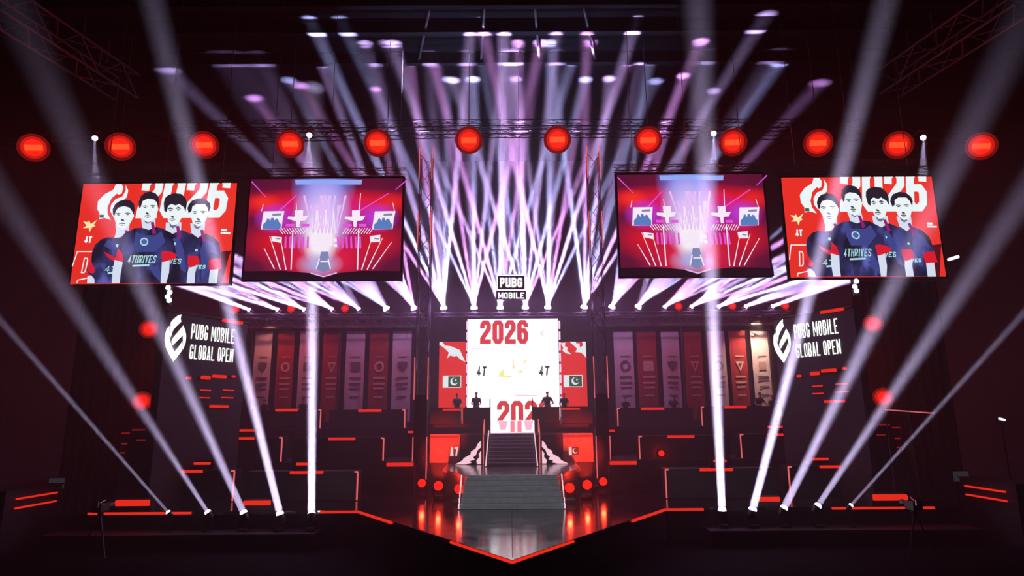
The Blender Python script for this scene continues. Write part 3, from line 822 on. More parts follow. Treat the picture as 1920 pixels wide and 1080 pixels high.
# inner screens: a live picture of the same stage
live = picture_mat('live_picture', (0.060, 0.006, 0.024), [
    (.5, .5, .85, .75, (0.30, 0.006, 0.07), .9),
    (.5, .74, .85, .17, (0.75, 0.008, 0.018), 1.7), (.10, .76, .12, .10, (0.95, 0.03, 0.02), 1.3), (.92, .76, .12, .10, (0.85, 0.02, 0.02), 1.0),
    (.5, .20, .42, .30, (0.75, 0.012, 0.06), 1.5), (.5, .58, .44, .30, (0.60, 0.02, 0.45), 1.1), (.16, .36, .22, .22, (.70, .008, .02), 1.1), (.84, .36, .22, .22, (.70, .008, .02), 1.1), (.17, .60, .14, .16, (0.55, 0.05, 0.75), 1.2), (.85, .60, .14, .16, (0.55, 0.05, 0.75), 1.2),
    (.48, .93, .22, .40, (0.18, 0.22, 0.85), 1.6), (.48, .60, .20, .46, (0.72, 0.55, 1.0), 1.5), (.48, .40, .12, .30, (1.0, 0.92, 1.0), 2.0), (.48, .14, .16, .14, (0.45, 0.45, 0.85), 1.2)], lights=False)
L_WHITE = glow('live_white', (1.0, 0.88, 1.0), 1.0)
L_LILAC = glow('live_lilac', (0.85, 0.55, 1.0), 1.0)
L_BLUE = glow('live_blue', (0.10, 0.22, 0.55), 1.0)
L_MAG = glow('live_magenta', (0.85, 0.10, 0.75), 1.0)
L_ICE = glow('live_ice', (0.30, 0.42, 0.95), 1.0)
L_DARK = glow('live_dark', (0.012, 0.003, 0.010), 1.0)
L_GREY = glow('live_grey', (0.22, 0.26, 0.50), 1.0)
LIVE = {}
def C4(x, y): return (440 + x / 3.6, 310 + y / 3.6)
def live_screen(s):
    if s < 0: t, P = screen('led_screen', 'hanging screen with a live stage picture, left of the centre beams', (455, 524), (750, 521), (472, 336), 30, live, frame=.1)
    else: t, P = screen('led_screen', 'hanging screen with a live stage picture, right of the centre beams', (1163, 516), (1446, 516), (1158, 328), 30, live, frame=.1)
    t['group'] = 'hanging screens'
    if s < 0: LIVE['P'] = P
    Q = LIVE['P']
    def piece(name, mat, polys, k, parent=t):
        for pts in polys:
            mb = MB(); P.face(mb, [Q.uv(*C4(*q)) for q in pts], k); o = mb.build(name, mat, parent)
        return o
    def lines(name, mat, segs, k, th=0.05, parent=t):
        for sg in segs:
            mb = MB(); w2 = sg[4] if len(sg) > 4 else th
            a, b = Q.uv(*C4(sg[0], sg[1])), Q.uv(*C4(sg[2], sg[3]))
            a = Vector((a[0] * P.w, a[1] * P.h)); b = Vector((b[0] * P.w, b[1] * P.h)); d = (b - a).normalized(); n = Vector((-d.y, d.x))
            mb.poly([P.m(*(a + n * th / 2), k), P.m(*(a - n * th / 2), k), P.m(*(b - n * w2 / 2), k), P.m(*(b + n * w2 / 2), k)])
            o = mb.build(name, mat, parent)
        return o
    piece('pictured_roof', L_ICE, [[(408, 97), (862, 97), (855, 130), (412, 130)]], 1)
    piece('pictured_dark_floor', L_DARK, [[(62, 715), (330, 712), (510, 728), (600, 755), (690, 728), (860, 712), (1135, 715), (1135, 772), (55, 774)]], 1)
    lines('pictured_stage_edge', L_LILAC, [(515, 728, 600, 752), (600, 752, 690, 726)], 2, .06)
    bm_ = []
    for (bx, up_) in ((530, (-60, 18, 70)), (565, (-50, 10, 46)), (590, (-30, 6, 60)), (615, (-20, 24)), (640, (-60, 0, 40)), (665, (-30, 50)), (690, (-80, 10, 60))):
        for u_ in up_: bm_.append((bx, 462, bx + u_, 270 if u_ % 4 else 205, .10))
    lines('pictured_beams', L_LILAC, bm_, 2, .035)
    lines('pictured_beams', L_WHITE, [(bx, 462, bx + u_, 300, .05) for bx, u_ in ((545, 12), (575, -16), (608, 10), (628, -14), (655, 16), (680, -10))], 3, .03)
    dg = []
    for i in range(11): dg.append((325 + i * 18, 464, 298 + i * 18, 424))
    for i in range(11): dg.append((728 + i * 18, 464, 755 + i * 18, 424))
    lines('pictured_beam_row', L_WHITE, dg, 2, .035)
    for x0 in (185, 935):
        piece('pictured_screen', L_WHITE, [[(x0 + 12, 312), (x0 + 152, 310), (x0 + 140, 365), (x0 + 132, 432), (x0 - 8, 434)]], 2)
        piece('pictured_players', L_BLUE, [[(x0 + 4, 432), (x0 + 8, 400), (x0 + 30, 380), (x0 + 36, 360), (x0 + 48, 360), (x0 + 56, 378), (x0 + 64, 356), (x0 + 78, 356), (x0 + 84, 374), (x0 + 98, 360), (x0 + 110, 366), (x0 + 116, 384), (x0 + 130, 400), (x0 + 126, 432)]], 3)
        piece('pictured_year', L_GREY, [[(x0 + 72, 328), (x0 + 132, 324), (x0 + 130, 340), (x0 + 70, 342)]], 3)
    for x0 in (430, 815):
        piece('pictured_live_screen', L_WHITE, [[(x0 - 22, 305), (x0 + 34, 303), (x0 + 32, 345), (x0 + 68, 340), (x0 + 50, 372), (x0 + 12, 376), (x0 + 8, 418), (x0 - 12, 418), (x0 - 14, 378), (x0 - 72, 362), (x0 - 68, 346), (x0 - 22, 348)]], 2)
        piece('pictured_frame', L_MAG, [[(x0 - 82, 396), (x0 - 24, 396), (x0 - 24, 414), (x0 - 84, 414)], [(x0 + 22, 396), (x0 + 74, 396), (x0 + 76, 414), (x0 + 22, 414)]], 2)
    for x0, sl in ((248, 1), (912, -1)):
        piece('pictured_sign', L_WHITE, [[(x0, 478), (x0 + 72, 478 + sl * 8), (x0 + 70, 522 + sl * 4), (x0 + 4, 516 - sl * 4)]], 2)
        piece('pictured_sign_text', L_GREY, [[(x0 + 30, 490), (x0 + 62, 494), (x0 + 62, 502), (x0 + 30, 498)]], 3)
    piece('pictured_banners', L_MAG, [[(340 + i * 30, 482), (352 + i * 30, 482), (350 + i * 30, 560), (336 + i * 30, 560)] for i in range(6)] + [[(690 + i * 30, 482), (702 + i * 30, 482), (706 + i * 30, 560), (692 + i * 30, 560)] for i in range(6)], 2)
    piece('pictured_big_screen', L_WHITE, [[(560, 468), (662, 468), (664, 545), (640, 548), (634, 578), (584, 578), (580, 548), (556, 545)], [(532, 496), (552, 496), (552, 520), (530, 520)], [(670, 496), (690, 496), (692, 520), (670, 520)], [(528, 530), (552, 530), (552, 552), (526, 552)], [(670, 530), (692, 530), (694, 552), (670, 552)]], 3)
    piece('pictured_stairs', L_GREY, [[(584, 584), (632, 584), (640, 640), (648, 700), (600, 726), (552, 700), (572, 640)]], 2)
    lines('pictured_stairs_glow', L_WHITE, [(580, 650, 636, 650), (552, 700, 575, 630), (648, 700, 632, 630)], 3, .06)
    lines('pictured_floor_beams', L_WHITE, [(270, 700, 200, 560, .03), (310, 705, 238, 480, .03), (348, 705, 312, 500, .03), (382, 705, 394, 440, .06), (830, 705, 838, 430, .06), (858, 705, 925, 500, .03), (895, 705, 1000, 490, .03), (932, 700, 1060, 520, .03)], 3, .055)
    lines('pictured_side_beams', L_MAG, [(115, 110, 210, 215, .03), (1168, 96, 1085, 165, .03), (300, 310, 420, 200, .04), (840, 310, 1040, 190, .04)], 1, .06)
    lines('pictured_spots', L_WHITE, [(196, 262, 182, 312, .03), (418, 258, 420, 302, .03), (852, 190, 842, 300, .05), (1068, 255, 1080, 310, .03)], 3, .03)
    tl = P.p(0, 1); tr = P.p(1, 1)
    mb = MB(); truss_bars(mb, tl + Vector((-.1, .3, .45)), tr + Vector((.1, .3, .45)), 0.3, .025, .6, .014)
    for u in (.12, .5, .88):
        q = P.p(u, 1) + Vector((0, .3, .6)); mb.tube(q, (q.x, q.y, CZ), .015, 5); mb.tube(P.p(u, 1) + Vector((0, .1, 0)), q, .02, 5)
    mb.build('hanging_frame', STEEL, t)
for s in (-1, 1): live_screen(s)

# the big white screen, its foot panel and the red side screens
x0, x1 = at(876, 690, 38).x, at(1048, 690, 38).x
z0, z1 = at(960, 788, 38).z, at(960, 598, 38).z
white_pic = glow('white_picture', (1.0, 0.95, 1.0), 1.9, lights=True)
ms, MP = rect_screen('led_wall', 'big white screen with red 2026 behind the upper stairs', x0, x1, z0, z1, 38, white_pic, .05, .3)
def mp_words(txt, pa, pb, mat, th, slant=0, gap=.14, k=1, name='lettering'):
    a, b = MP.uv(*pa), MP.uv(*pb); mb = MB()
    MP.quads(mb, text_quads(txt, a[0] * MP.w, a[1] * MP.h, b[0] * MP.w, b[1] * MP.h, th, gap, slant), k)
    return mb.build(name, mat, ms)
mp_words('2026', (900, 645), (990, 600), S_TRED, .28, 0, .12, name='year_lettering')
mp_words('2026', (932, 800), (1033, 751), S_TRED, .28, 0, .12, name='lower_year_lettering')
for a, b in (((893, 705), (911, 687)), ((1010, 704), (1029, 686))):
    (u0, v0), (u1, v1) = MP.uv(*a), MP.uv(*b); mb = MB()
    MP.text(mb, '4T', u0, v0, u1, v1, 1.35, .21, 1, .3, .12); mb.build('team_lettering', S_INK, ms)
mp_words('<', (1014, 630), (1020, 620), glow('screen_grey', (.55, .57, .6), 1), .05, name='arrow_mark')
pale_y = glow('screen_pale_yellow', (1.0, 0.95, .30), 1.1); pale_o = glow('screen_pale_orange', (1.0, .80, .48), 1.1)
def mp_poly(name, mat, polys, k=1):
    mb = MB()
    for p in polys: MP.face(mb, [MP.uv(860 + x / 4.5, 590 + y / 4.5) for x, y in p], k)
    return mb.build(name, mat, ms)
mp_poly('trophy_picture', pale_y, [[(330, 525), (360, 470), (380, 460), (385, 510), (445, 515), (445, 530)], [(490, 490), (520, 465), (545, 480), (540, 492)], [(535, 415), (565, 375), (580, 370), (560, 410)]])
mp_poly('trophy_picture', pale_o, [[(453, 372), (464, 372), (468, 430), (478, 445), (462, 460), (458, 478), (453, 440)]])
pale_p = glow('screen_pale_pink', (1, .62, .72), 1.1)
mp_poly('small_print', pale_p, [[(118, 284), (250, 285), (320, 287), (320, 292), (250, 292), (118, 291)], [(472, 676), (560, 676), (665, 680), (665, 686), (560, 685), (472, 684)]])
mb = MB()
for s in (0, 1):
    for i in range(9):
        v = .03 + i * .108; u = -.012 if s == 0 else 1.004
        MP.face(mb, [(u, v), (u + .02, v), (u + .02, v + .085), (u, v + .085)], 2)
mb.build('edge_light', glow('edge_pink', (1.0, .70, .95), 1.1), ms)
# foot panel below: reflection of the screen and its lettering, painted as glowing colour
foot = thing('foot_screen', 'low white screen strip with a painted reflection at the foot of the big screen', 'screen', (0, 35.0, Z2))
fx0, fx1 = at(920, 800, 35).x, at(1002, 800, 35).x
fz0, fz1 = Z2 + .01, at(960, 788, 35).z
MB().box(fx0, fx1, 35.02, 35.2, Z2 + .002, fz1).build('cabinet', MATTE, foot)
FP = Plane((fx0, 35.0, fz0), (fx1 - fx0, 0, 0), (0, 0, fz1 - fz0))
FP.picture('picture', picture_mat('foot_picture', (1.0, .80, .97), [(.5, .9, .9, .9, (1, .95, 1), 1.0)], lights=True, strength=1.8), foot, 0)
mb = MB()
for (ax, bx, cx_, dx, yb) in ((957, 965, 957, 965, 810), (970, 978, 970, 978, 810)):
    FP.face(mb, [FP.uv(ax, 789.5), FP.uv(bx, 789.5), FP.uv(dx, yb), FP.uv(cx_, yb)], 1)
mb.build('reflected_lettering', glow('reflection_red', (1.0, .22, .30), 1.3), foot)
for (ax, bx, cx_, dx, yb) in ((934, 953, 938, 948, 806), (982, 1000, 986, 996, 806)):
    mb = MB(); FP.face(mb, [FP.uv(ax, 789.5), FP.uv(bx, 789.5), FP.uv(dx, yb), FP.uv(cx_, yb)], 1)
    mb.build('reflected_foot', glow('reflection_pink', (1.0, .45, .58), 1.3), foot)

red_pic = glow('red_picture', (0.85, 0.030, 0.018), 1.0, lights=True)
for s in (-1, 1):
    pa, pb = ((823, 873) if s < 0 else (1049, 1100))
    x0, x1 = at(pa, 700, 38.1).x, at(pb, 700, 38.1).x; z0, z1 = at(pa, 800, 38.1).z, at(pa, 641, 38.1).z
    t, P = rect_screen('side_screen', 'narrow red screen with a green and white flag, %s of the white screen' % SIDE[s], x0, x1, z0, z1, 38.1, red_pic, .04, .25)
    t['group'] = 'flag screens'
    mb = MB()
    if s < 0:
        fl = [(0, 1), (.12, .995), (.22, .955), (.45, .945), (.62, .92), (.78, .90), (.88, .83), (.99, .755), (.82, .78), (.66, .83), (.56, .82), (.42, .835), (.30, .80), (.36, .87), (.2, .92), (.06, .955), (0, .955)]
        P.face(mb, fl, 1)
    else:
        P.face(mb, [(.06, .985), (.16, .93), (.13, .89), (.28, .86), (.45, .85), (.30, .895), (.32, .93), (.22, .95), (.24, .99)], 1)
        P.face(mb, [(.40, 1), (.62, 1), (.56, .955), (.70, .93), (.60, .875), (.80, .87), (.92, .84), (1, .80), (1, 1), (.86, 1), (.90, .955), (.78, .93), (.76, .985), (.66, .975)], 1)
    mb.build('flame_pattern', S_WHITE, t)
    fa, fb = ((830, 727), (865, 704)) if s < 0 else ((1057, 726), (1092, 703))
    a, b = P.uv(*fa), P.uv(*fb); fw, fh = (b[0] - a[0]) * P.w, (b[1] - a[1]) * P.h; X, Y = a[0] * P.w, a[1] * P.h
    def rc(q, k, name, mat, par):
        mb = MB(); mb.poly([P.m(x, y, k) for x, y in q]); return mb.build(name, mat, par)
    fo = rc([(X, Y), (X + fw, Y), (X + fw, Y + fh), (X, Y + fh)], 1, 'flag', S_WHITE, t)
    rc([(X + fw * .30, Y + fh * .06), (X + fw * .96, Y + fh * .06), (X + fw * .96, Y + fh * .94), (X + fw * .30, Y + fh * .94)], 2, 'green_field', S_GREEN, fo)
    cxm, cym = X + fw * .61, Y + fh * .5; r = fh * .31
    outer = [(cxm + r * math.cos(R(w)), cym + r * math.sin(R(w))) for w in range(65, 386 - 40, 14)]
    ocx, ocy = cxm + r * .30, cym + r * .22; r2 = r * .80
    inner = [(ocx + r2 * math.cos(R(w)), ocy + r2 * math.sin(R(w))) for w in range(330, 79, -14)]
    rc(outer + inner, 3, 'crescent', S_WHITE, fo)
    star = []
    for i in range(10):
        rr = r * (.36 if i % 2 == 0 else .15); star.append((ocx + r * .16 + rr * math.cos(R(90 + 36 * i)), ocy + r * .14 + rr * math.sin(R(90 + 36 * i))))
    rc(star, 3, 'star', S_WHITE, fo)

# hanging name sign over the white screen
hs = thing('hanging_sign', 'small lit sign with boxed white lettering hanging above the white screen', 'sign', at(958, 540, 35.3))
HP = Plane(at(930, 562, 35.3), at(987, 562, 35.3) - at(930, 562, 35.3), (0, 0, at(958, 514, 35.3).z - at(958, 562, 35.3).z))
w_, h_ = HP.w, HP.h
MB().prism([HP.m(0, 0, -1), HP.m(w_, 0, -1), HP.m(w_, h_, -1), HP.m(0, h_, -1)], (0, .12, 0)).build('backing', BLACK, hs)
mb = MB(); HP.quads(mb, ribbon([(.06, h_ * .38), (w_ - .06, h_ * .38), (w_ - .06, h_ - .06), (.06, h_ - .06)], .07, True), 1)
HP.quads(mb, text_quads('PUBG', .22, h_ * .48, w_ - .22, h_ - .2, .11, .2), 1)
HP.quads(mb, text_quads('MOBILE', .12, .06, w_ - .12, h_ * .28, .07, .22), 1)
mb.build('lettering', glow('sign_white', (.92, .90, 1.0), 1.6), hs)
mb = MB()
for u in (.2, .8): q = HP.p(u, 1); mb.tube(q, (q.x, q.y, CZ), .012, 5)
mb.build('cable', STEEL, hs)

# ------------------------------------------------------------------ banner walls, header trusses, banners
BW = {}
for s in (-1, 1):
    x0, x1 = sorted((s * 4.35, s * 16.2))
    t = thing('backdrop', 'black backdrop wall behind the %s row of banners' % SIDE[s], 'backdrop', ((x0 + x1) / 2, 38.8, 2.9))
    MB().box(x0, x1, 38.72, 38.95, 2.902, 9.6).build('wall_panel', MATTE, t)
    p = mir(at(462, 606, 37.6), s); q = mir(at(806, 606, 37.6), s)
    z = (p.z + q.z) / 2
    t = thing('header_truss', 'dark lattice header above the %s row of banners' % SIDE[s], 'truss', ((p.x + q.x) / 2, 37.6, z))
    mb = MB(); truss_bars(mb, (p.x, 37.6, z), (q.x, 37.6, z), .5, .03, .5, .02)
    mb.build('lattice', STEEL, t)
    MB().box(min(p.x, q.x), max(p.x, q.x), 37.9, 38.0, z - .26, z + .30).build('back_board', BLACK, t)
    for f in (0.02, .5, .98):
        xx = p.x + (q.x - p.x) * f; MB().tube((xx, 38.1, 2.91), (xx, 38.1, z + .2), .05).build('support_post', BLACK, t)

bl = [(479, 511, 'w'), (522, 553, 'r'), (563, 595, 'w'), (607, 640, 'r'), (650, 685, 'w'), (694, 729, 'r'), (737, 772, 'w')]
brr = [(1150, 1186, 'w'), (1193, 1229, 'r'), (1239, 1272, 'w'), (1281, 1314, 'r'), (1325, 1358, 'w'), (1366, 1397, 'r'), (1407, 1439, 'w')]
emb = ['shield', 'ring', 'square', 'tri', 'square', 'ring', 'shield', 'ring', 'square', 'shield', 'tri', 'ring', 'tri', 'bars']
for i, (pa, pb, c) in enumerate(bl + brr):
    s = -1 if i < 7 else 1
    x0, x1 = at(pa, 630, 38.4).x, at(pb, 630, 38.4).x
    z1 = at(pa, 621, 38.4).z; z0 = 3.25
    colr = 'white' if c == 'w' else 'red'
    order = (i if s < 0 else 6 - (i - 7))
    place = ['outermost', 'second', 'third', 'middle', 'fifth', 'sixth', 'innermost'][order]
    t = thing('banner', '%s upright banner, %s counting from the outer end, behind the %s desks' % (colr, place, SIDE[s]), 'banner', ((x0 + x1) / 2, 38.4, z0), 'upright team banners')
    mb = MB(); n = 8
    for k in range(n):
        u0, u1 = k / n, (k + 1) / n
        X0, X1 = x0 + (x1 - x0) * u0, x0 + (x1 - x0) * u1
        b0, b1 = .03 * math.sin(u0 * 6.3 + i), .03 * math.sin(u1 * 6.3 + i)
        mb.hexa([(X0, 38.4 + b0, z0), (X1, 38.4 + b1, z0), (X1, 38.42 + b1, z0), (X0, 38.42 + b0, z0), (X0, 38.4, z1), (X1, 38.4, z1), (X1, 38.42, z1), (X0, 38.42, z1)])
    bmesh.ops.remove_doubles(mb.bm, verts=mb.bm.verts, dist=.0005)
    mb.build('cloth', WHITE_CLOTH if c == 'w' else RED_CLOTH, t)
    MB().tube((x0 - .05, 38.41, z1 + .02), (x1 + .05, 38.41, z1 + .02), .03).build('top_rod', STEEL, t)
    MB().tube((x0 - .05, 38.41, z0 - .02), (x1 + .05, 38.41, z0 - .02), .03).build('bottom_rod', STEEL, t)
    MB().box((x0 + x1) / 2 - .3, (x0 + x1) / 2 + .3, 38.3, 38.6, 2.903, 2.94).build('foot', BLACK, t)
    MB().tube(((x0 + x1) / 2, 38.5, 2.93), ((x0 + x1) / 2, 38.5, z1), .025).build('pole', STEEL, t)
    BP = Plane((x0, 38.355, z0), (x1 - x0, 0, 0), (0, 0, z1 - z0)); w, h = BP.w, BP.h
    ink = INK if c == 'w' else PALE_INK
    mb = MB(); e = emb[i]; ecx, ecy, er = w * .55, h * .60, w * .26
    if e == 'shield': BP.face(mb, [((ecx + a) / w, (ecy + b) / h) for a, b in ((-er, er * .9), (0, er * 1.1), (er, er * .9), (er * .95, 0), (0, -er * 1.2), (-er * .95, 0))], 0)
    elif e == 'ring': BP.quads(mb, ribbon(disc(ecx, ecy, er * .8, er * .9, 14), er * .45, True), 0)
    elif e == 'square': BP.face(mb, [((ecx + a) / w, (ecy + b) / h) for a, b in ((-er, -er), (er, -er), (er, er * .8), (er * .8, er), (-er * .8, er), (-er, er * .8))], 0)
    elif e == 'tri': BP.quads(mb, ribbon([(ecx - er * .7, ecy + er * .8), (ecx + er * .7, ecy + er * .8), (ecx, ecy - er)], er * .4, True), 0)
    else: BP.quads(mb, [[(ecx - er * .8, ecy - er), (ecx + er * .8, ecy - er), (ecx + er * .8, ecy + er * .9), (ecx - er * .8, ecy + er * .9)]], 0)
    mb.build('emblem', ink if e != 'bars' else principled('tan_print', (.42, .30, .26), .85), t)
    mb = MB()
    for (v, ww, hh) in ((.705, .5, .010), (.465, .62, .022), (.43 if e == 'bars' else .40, .62, .022), (.35, .55, .02), (.26, .5, .016)):
        mb = MB(); BP.quads(mb, [[(ecx - w * ww / 2, v * h), (ecx + w * ww / 2, v * h), (ecx + w * ww / 2, v * h + hh * h), (ecx - w * ww / 2, v * h + hh * h)]], 0)
        mb.build('print_band', ink, t)
# warm picture lamps over the outermost banners
for (px, py, s, e, colr, lab) in ((500, 600, -1, 130, (1, .34, .18), 'left'), (1423, 596, 1, 1000, (1, .66, .46), 'right'), (575, 600, -1, 70, (1, .10, .12), None)):
    p = at(px, py, 36.9)
    t = thing('banner_lamp', 'small hooded lamp hanging over the %s banner' % {'left': 'orange-lit outermost left', 'right': 'brightly lit outermost right', None: 'pink-lit third left'}[lab], 'lamp', p, 'banner lamps')
    d = Vector((0, 1.5, -1.9)).normalized()
    MB().lathe([(.10, -.16), (.12, 0), (.11, .02)], axis(p, d), 12).build('hood', LAMP, t, True)
    MB().lathe([(.095, .021), (.09, .03)], axis(p, d), 12).build('lens', glow('lens_warm', (1, .4, .2), .35), t)
    MB().tube(p - d * .15, (p.x, 37.4, p.z + .35), .02).build('bracket', STEEL, t)
    lamp_light('SPOT', p + d * .08, d, e, colr, t, .05, angle=92, blend=1.0, name='lamp_light')

# ------------------------------------------------------------------ moving-head lamps
def moving_head(name, label, cat, p, d, base, r=.15, group=None, lens_mat=None, lens_r=None, beams=(), up=True):
    """head with its lens at p looking along d; base = where the base plate sits"""
    p = Vector(p); d = Vector(d).normalized(); base = Vector(base)
    t = thing(name, label, cat, base, group)
    L = r * 2.2
    c = p - d * L * .55
    MB().lathe([(r * .45, -L), (r * .85, -L * .85), (r * .95, -L * .3), (r * 1.02, -.03), (r * .98, -.005)], axis(p, d), 16).build('head', LAMP, t, True)
    lr = lens_r or r * .9
    MB().lathe([(lr, -.004), (lr * .97, lr * .30), (lr * .80, lr * .62), (lr * .45, lr * .82), (lr * .12, lr * .88)], axis(p, d), 18).build('lens', lens_mat or LENS_W, t, True)
    sgn = 1 if c.z > base.z else -1
    side = Vector((1, 0, 0)) if abs(d.x) < .8 else Vector((0, 1, 0))
    mb = MB(); top = Vector((base.x, base.y, base.z + sgn * r * .7))
    for k in (-1, 1):
        a = c + side * k * r * 1.12; b = top + side * k * r * 1.12
        mb.tube(a, b, r * .16, 6)
    mb.tube(top - side * r * 1.2, top + side * r * 1.2, r * .2, 6)
    mb.build('yoke', LAMP, t)
    z0, z1 = sorted((base.z + sgn * .002, base.z + sgn * r * .62))
    MB().box(base.x - r * 1.1, base.x + r * 1.1, base.y - r * .9, base.y + r * .9, z0, z1).build('base', LAMP, t, bevel=r * .08)
    for (bd, en, col, sz, sp) in beams:
        bd = Vector(bd).normalized()
        lamp_light('AREA', p + d * (lr * .95), bd, en, col, t, sz, sp)
    return t

def img_dir(p, px, py, dy):
    """direction from the 3-D point p to the point seen at (px, py) that lies dy metres deeper"""
    return (at(px, py, p.y + dy) - p).normalized()

RED = (1.0, .035, .012)
LIL = (.74, .60, 1.0)
# floor beam lamps
FL = [(316, 961, 105, 720, .07, .10, .09), (390, 961, 240, 730, .24, .14, .12), (457, 962, 345, 715, .55, .24, .14), (525, 964, 457, 690, 1.2, .26, .15), (584, 964, 586, 560, 1.6, .28, .15),
      (1354, 957, 1335, 560, 2.0, .28, .16), (1411, 956, 1481, 690, 1.5, .28, .16), (1470, 953, 1560, 770, .75, .26, .15), (1533, 949, 1672, 740, .42, .20, .14), (1595, 948, 1800, 720, .08, .10, .09)]
for i, (px, py, qx, qy, e, sz, r) in enumerate(FL):
    p = at(px, py, EY - .62); d = img_dir(p, qx, qy, 5.6 if i == 4 else -.6)
    s = -1 if i < 5 else 1; k = (5 - i) if s < 0 else (i - 4)
    nm = ['', 'nearest the runway', 'second from the runway', 'third from the runway', 'fourth from the runway', 'dim outermost one'][k]
    base = Vector((p.x, p.y, FZ + .562))
    moving_head('beam_lamp', 'white floor beam lamp on the %s lamp shelf, %s' % (SIDE[s], nm), 'lamp', p, d, base, r, 'floor beam lamps', LENS_W, r * .92,
                [(d, 330 * e * BEAM, LIL, sz, (3.0, 3.2 if i < 5 else 4.2, 3.4, 5.2, 5.0, 1.8)[k])])

# the row of star-bright lamps above the banners: fans of beams
ROW = [(468, -74), (521, -71), (571, -67), (623, -61), (673, -55), (725, -47), (777, -30), (832, -13), (889, -5), (938, -3), (985, 3), (1027, 6), (1095, 13), (1147, 28), (1196, 44), (1246, 54), (1296, 60), (1347, 66), (1398, 70), (1448, 73)]
RY = 36.2
zrow = at(958, 578, RY).z
for s in (-1, 0, 1):
    x0, x1 = {-1: (-16.1, -4.95), 0: (-4.35, 4.35), 1: (4.95, 16.1)}[s]
    t = thing('lamp_truss', ['long lattice truss carrying the left star-bright lamps', 'lattice truss over the white screen carrying the middle lamps', 'long lattice truss carrying the right star-bright lamps'][s + 1], 'truss', ((x0 + x1) / 2, RY, zrow - .6))
    mb = MB(); truss_bars(mb, (x0, RY, zrow - .36), (x1, RY, zrow - .36), .20, .02, .5, .012); mb.build('lattice', STEEL, t)
    for f in (.03, .97):
        xx = x0 + (x1 - x0) * f
        if s: MB().tube((xx, RY, zrow - .36), (xx, 37.33, zrow - .36), .03).build('bracket', STEEL, t)
        else: MB().tube((xx, RY, zrow - .36), (xx, 38.2, zrow - .7), .03).build('bracket', STEEL, t)
STAR = []
for i, (px, a0) in enumerate(ROW):
    p = at(px, 578, RY); p.z = zrow
    sgn = -1 if px < 958 else 1
    mid = abs(px - 958)
    if mid > 400: offs, e, sp = (-7, -2, 2, 7), 2.3, 2.3
    elif mid > 200: offs, e, sp = (-13, -7, -1, 5, 12), 2.5, 2.0
    elif mid > 150: offs, e, sp = (-16, -8, 0, 8, 17), 4.8, 3.2
    else: offs, e, sp = (-20, -12, -4, 4, 12, 19), 6.2, 3.4
    bs = []
    for j, o in enumerate(offs):
        a = R(a0 + o * (1 if sgn < 0 else -1) * 1.0)
        dep = .10 + .10 * ((j * 2 + i) % 3) if mid > 150 else (-.16 + .13 * ((j + i) % 4))
        d = Vector((math.sin(a), dep, math.cos(a)))
        if mid > 200:                       # the outer fans end on the backs of the hanging screens
            up_px = 95 if mid > 400 else 120
            tx = px + math.tan(a) * up_px
            tx = min(max(tx, 185 + 12 * j), 1732 - 12 * j)
            d = at(tx, 578 - up_px, 28.5 if abs(tx - 958) > 505 else 30.5) - p
        col = ((.68, .46, 1.0), (.86, .36, 1.0), (.50, .48, 1.0))[(i + j) % 3]
        bs.append((d, 230 * e * BEAM * (1.3 if j % 2 else .7), col, .17, sp))
    for fx, a, e2, sp2 in ((725, -28, 300, 5.0), (832, -16.5, 330, 3.6), (1095, 14.5, 330, 3.0), (1147, 34.5, 330, 5.0), (1196, 18, 200, 4.5), (777, -36, 240, 5.5), (938, 2, 1500, 6.0), (985, -2, 1200, 5.5), (889, -2, 420, 5.0), (1027, 3, 420, 5.0), (832, -4, 420, 4.5), (673, -30, 160, 6.0)):
        if fx == px: bs.append((Vector((math.sin(R(a)), .05, math.cos(R(a)))), e2 * 2.2 * BEAM, (.68, .44, 1.0), .3, sp2))
    a = R(a0)
    k = i + 1
    hd = Vector((math.sin(a) * .6, -.55, math.cos(a)))
    STAR.append(None); STAR[-1] = moving_head('star_lamp', 'star-bright beam lamp in the row above the banners, %s from the left' % ORD[i], 'lamp', p, hd, (p.x, RY, zrow - .24), .11, 'star-bright lamps', LENS_W, .12 if mid > 250 else .20, bs)
    lamp_light('POINT', p + Vector((0, -.35, .1)), None, 45 if mid > 200 else 190, (.72, .36, 1.0), STAR[-1], .12, name='glow_light')
    if px in (832, 938, 985, 1095): lamp_light('SPOT', p + Vector((0, -.1, .1)), (math.sin(R(a0 * .5)), -.12, 1), 60000, (.36, .50, 1.0), STAR[-1], .2, angle=46, blend=1.0, name='haze_fill_light')  # wide spots added to fill the haze between the beams with blue

# small red lamps on the lamp trusses between the star-bright lamps
for px, nm in ((443, 'outermost on the left lamp truss'), (546, 'middle one on the left lamp truss'), (647, 'inner one on the left lamp truss'), (1272, 'inner one on the right lamp truss'), (1373, 'middle one on the right lamp truss'), (1472, 'outermost on the right lamp truss')):
    p = at(px, 574, RY + .35); p.z = zrow + .12
    t = thing('red_truss_lamp', 'small red glowing lamp between the white beams, ' + nm, 'lamp', p, 'red truss lamps')
    MB().lathe([(.12, -.2), (.2, -.12), (.24, 0)], axis(p, (0, -1, .05)), 16).build('housing', LAMP, t, True)
    MB().lathe([(.15, .002), (.14, .03), (.06, .05)], axis(p, (0, -1, .05)), 16).build('lens', LENS_R, t, True)
    MB().lathe([(.23, .0), (.23, .012), (.15, .02)], axis(p, (0, -1, .05)), 16).build('halo_ring', HALO_RING_R, t, True)
    MB().tube(p + Vector((0, .12, -.1)), (p.x, RY + .05, zrow - .30), .03).build('bracket', STEEL, t)
    lamp_light('POINT', p + Vector((0, -.3, 0)), None, 60, RED, t, .1, name='glow_light')

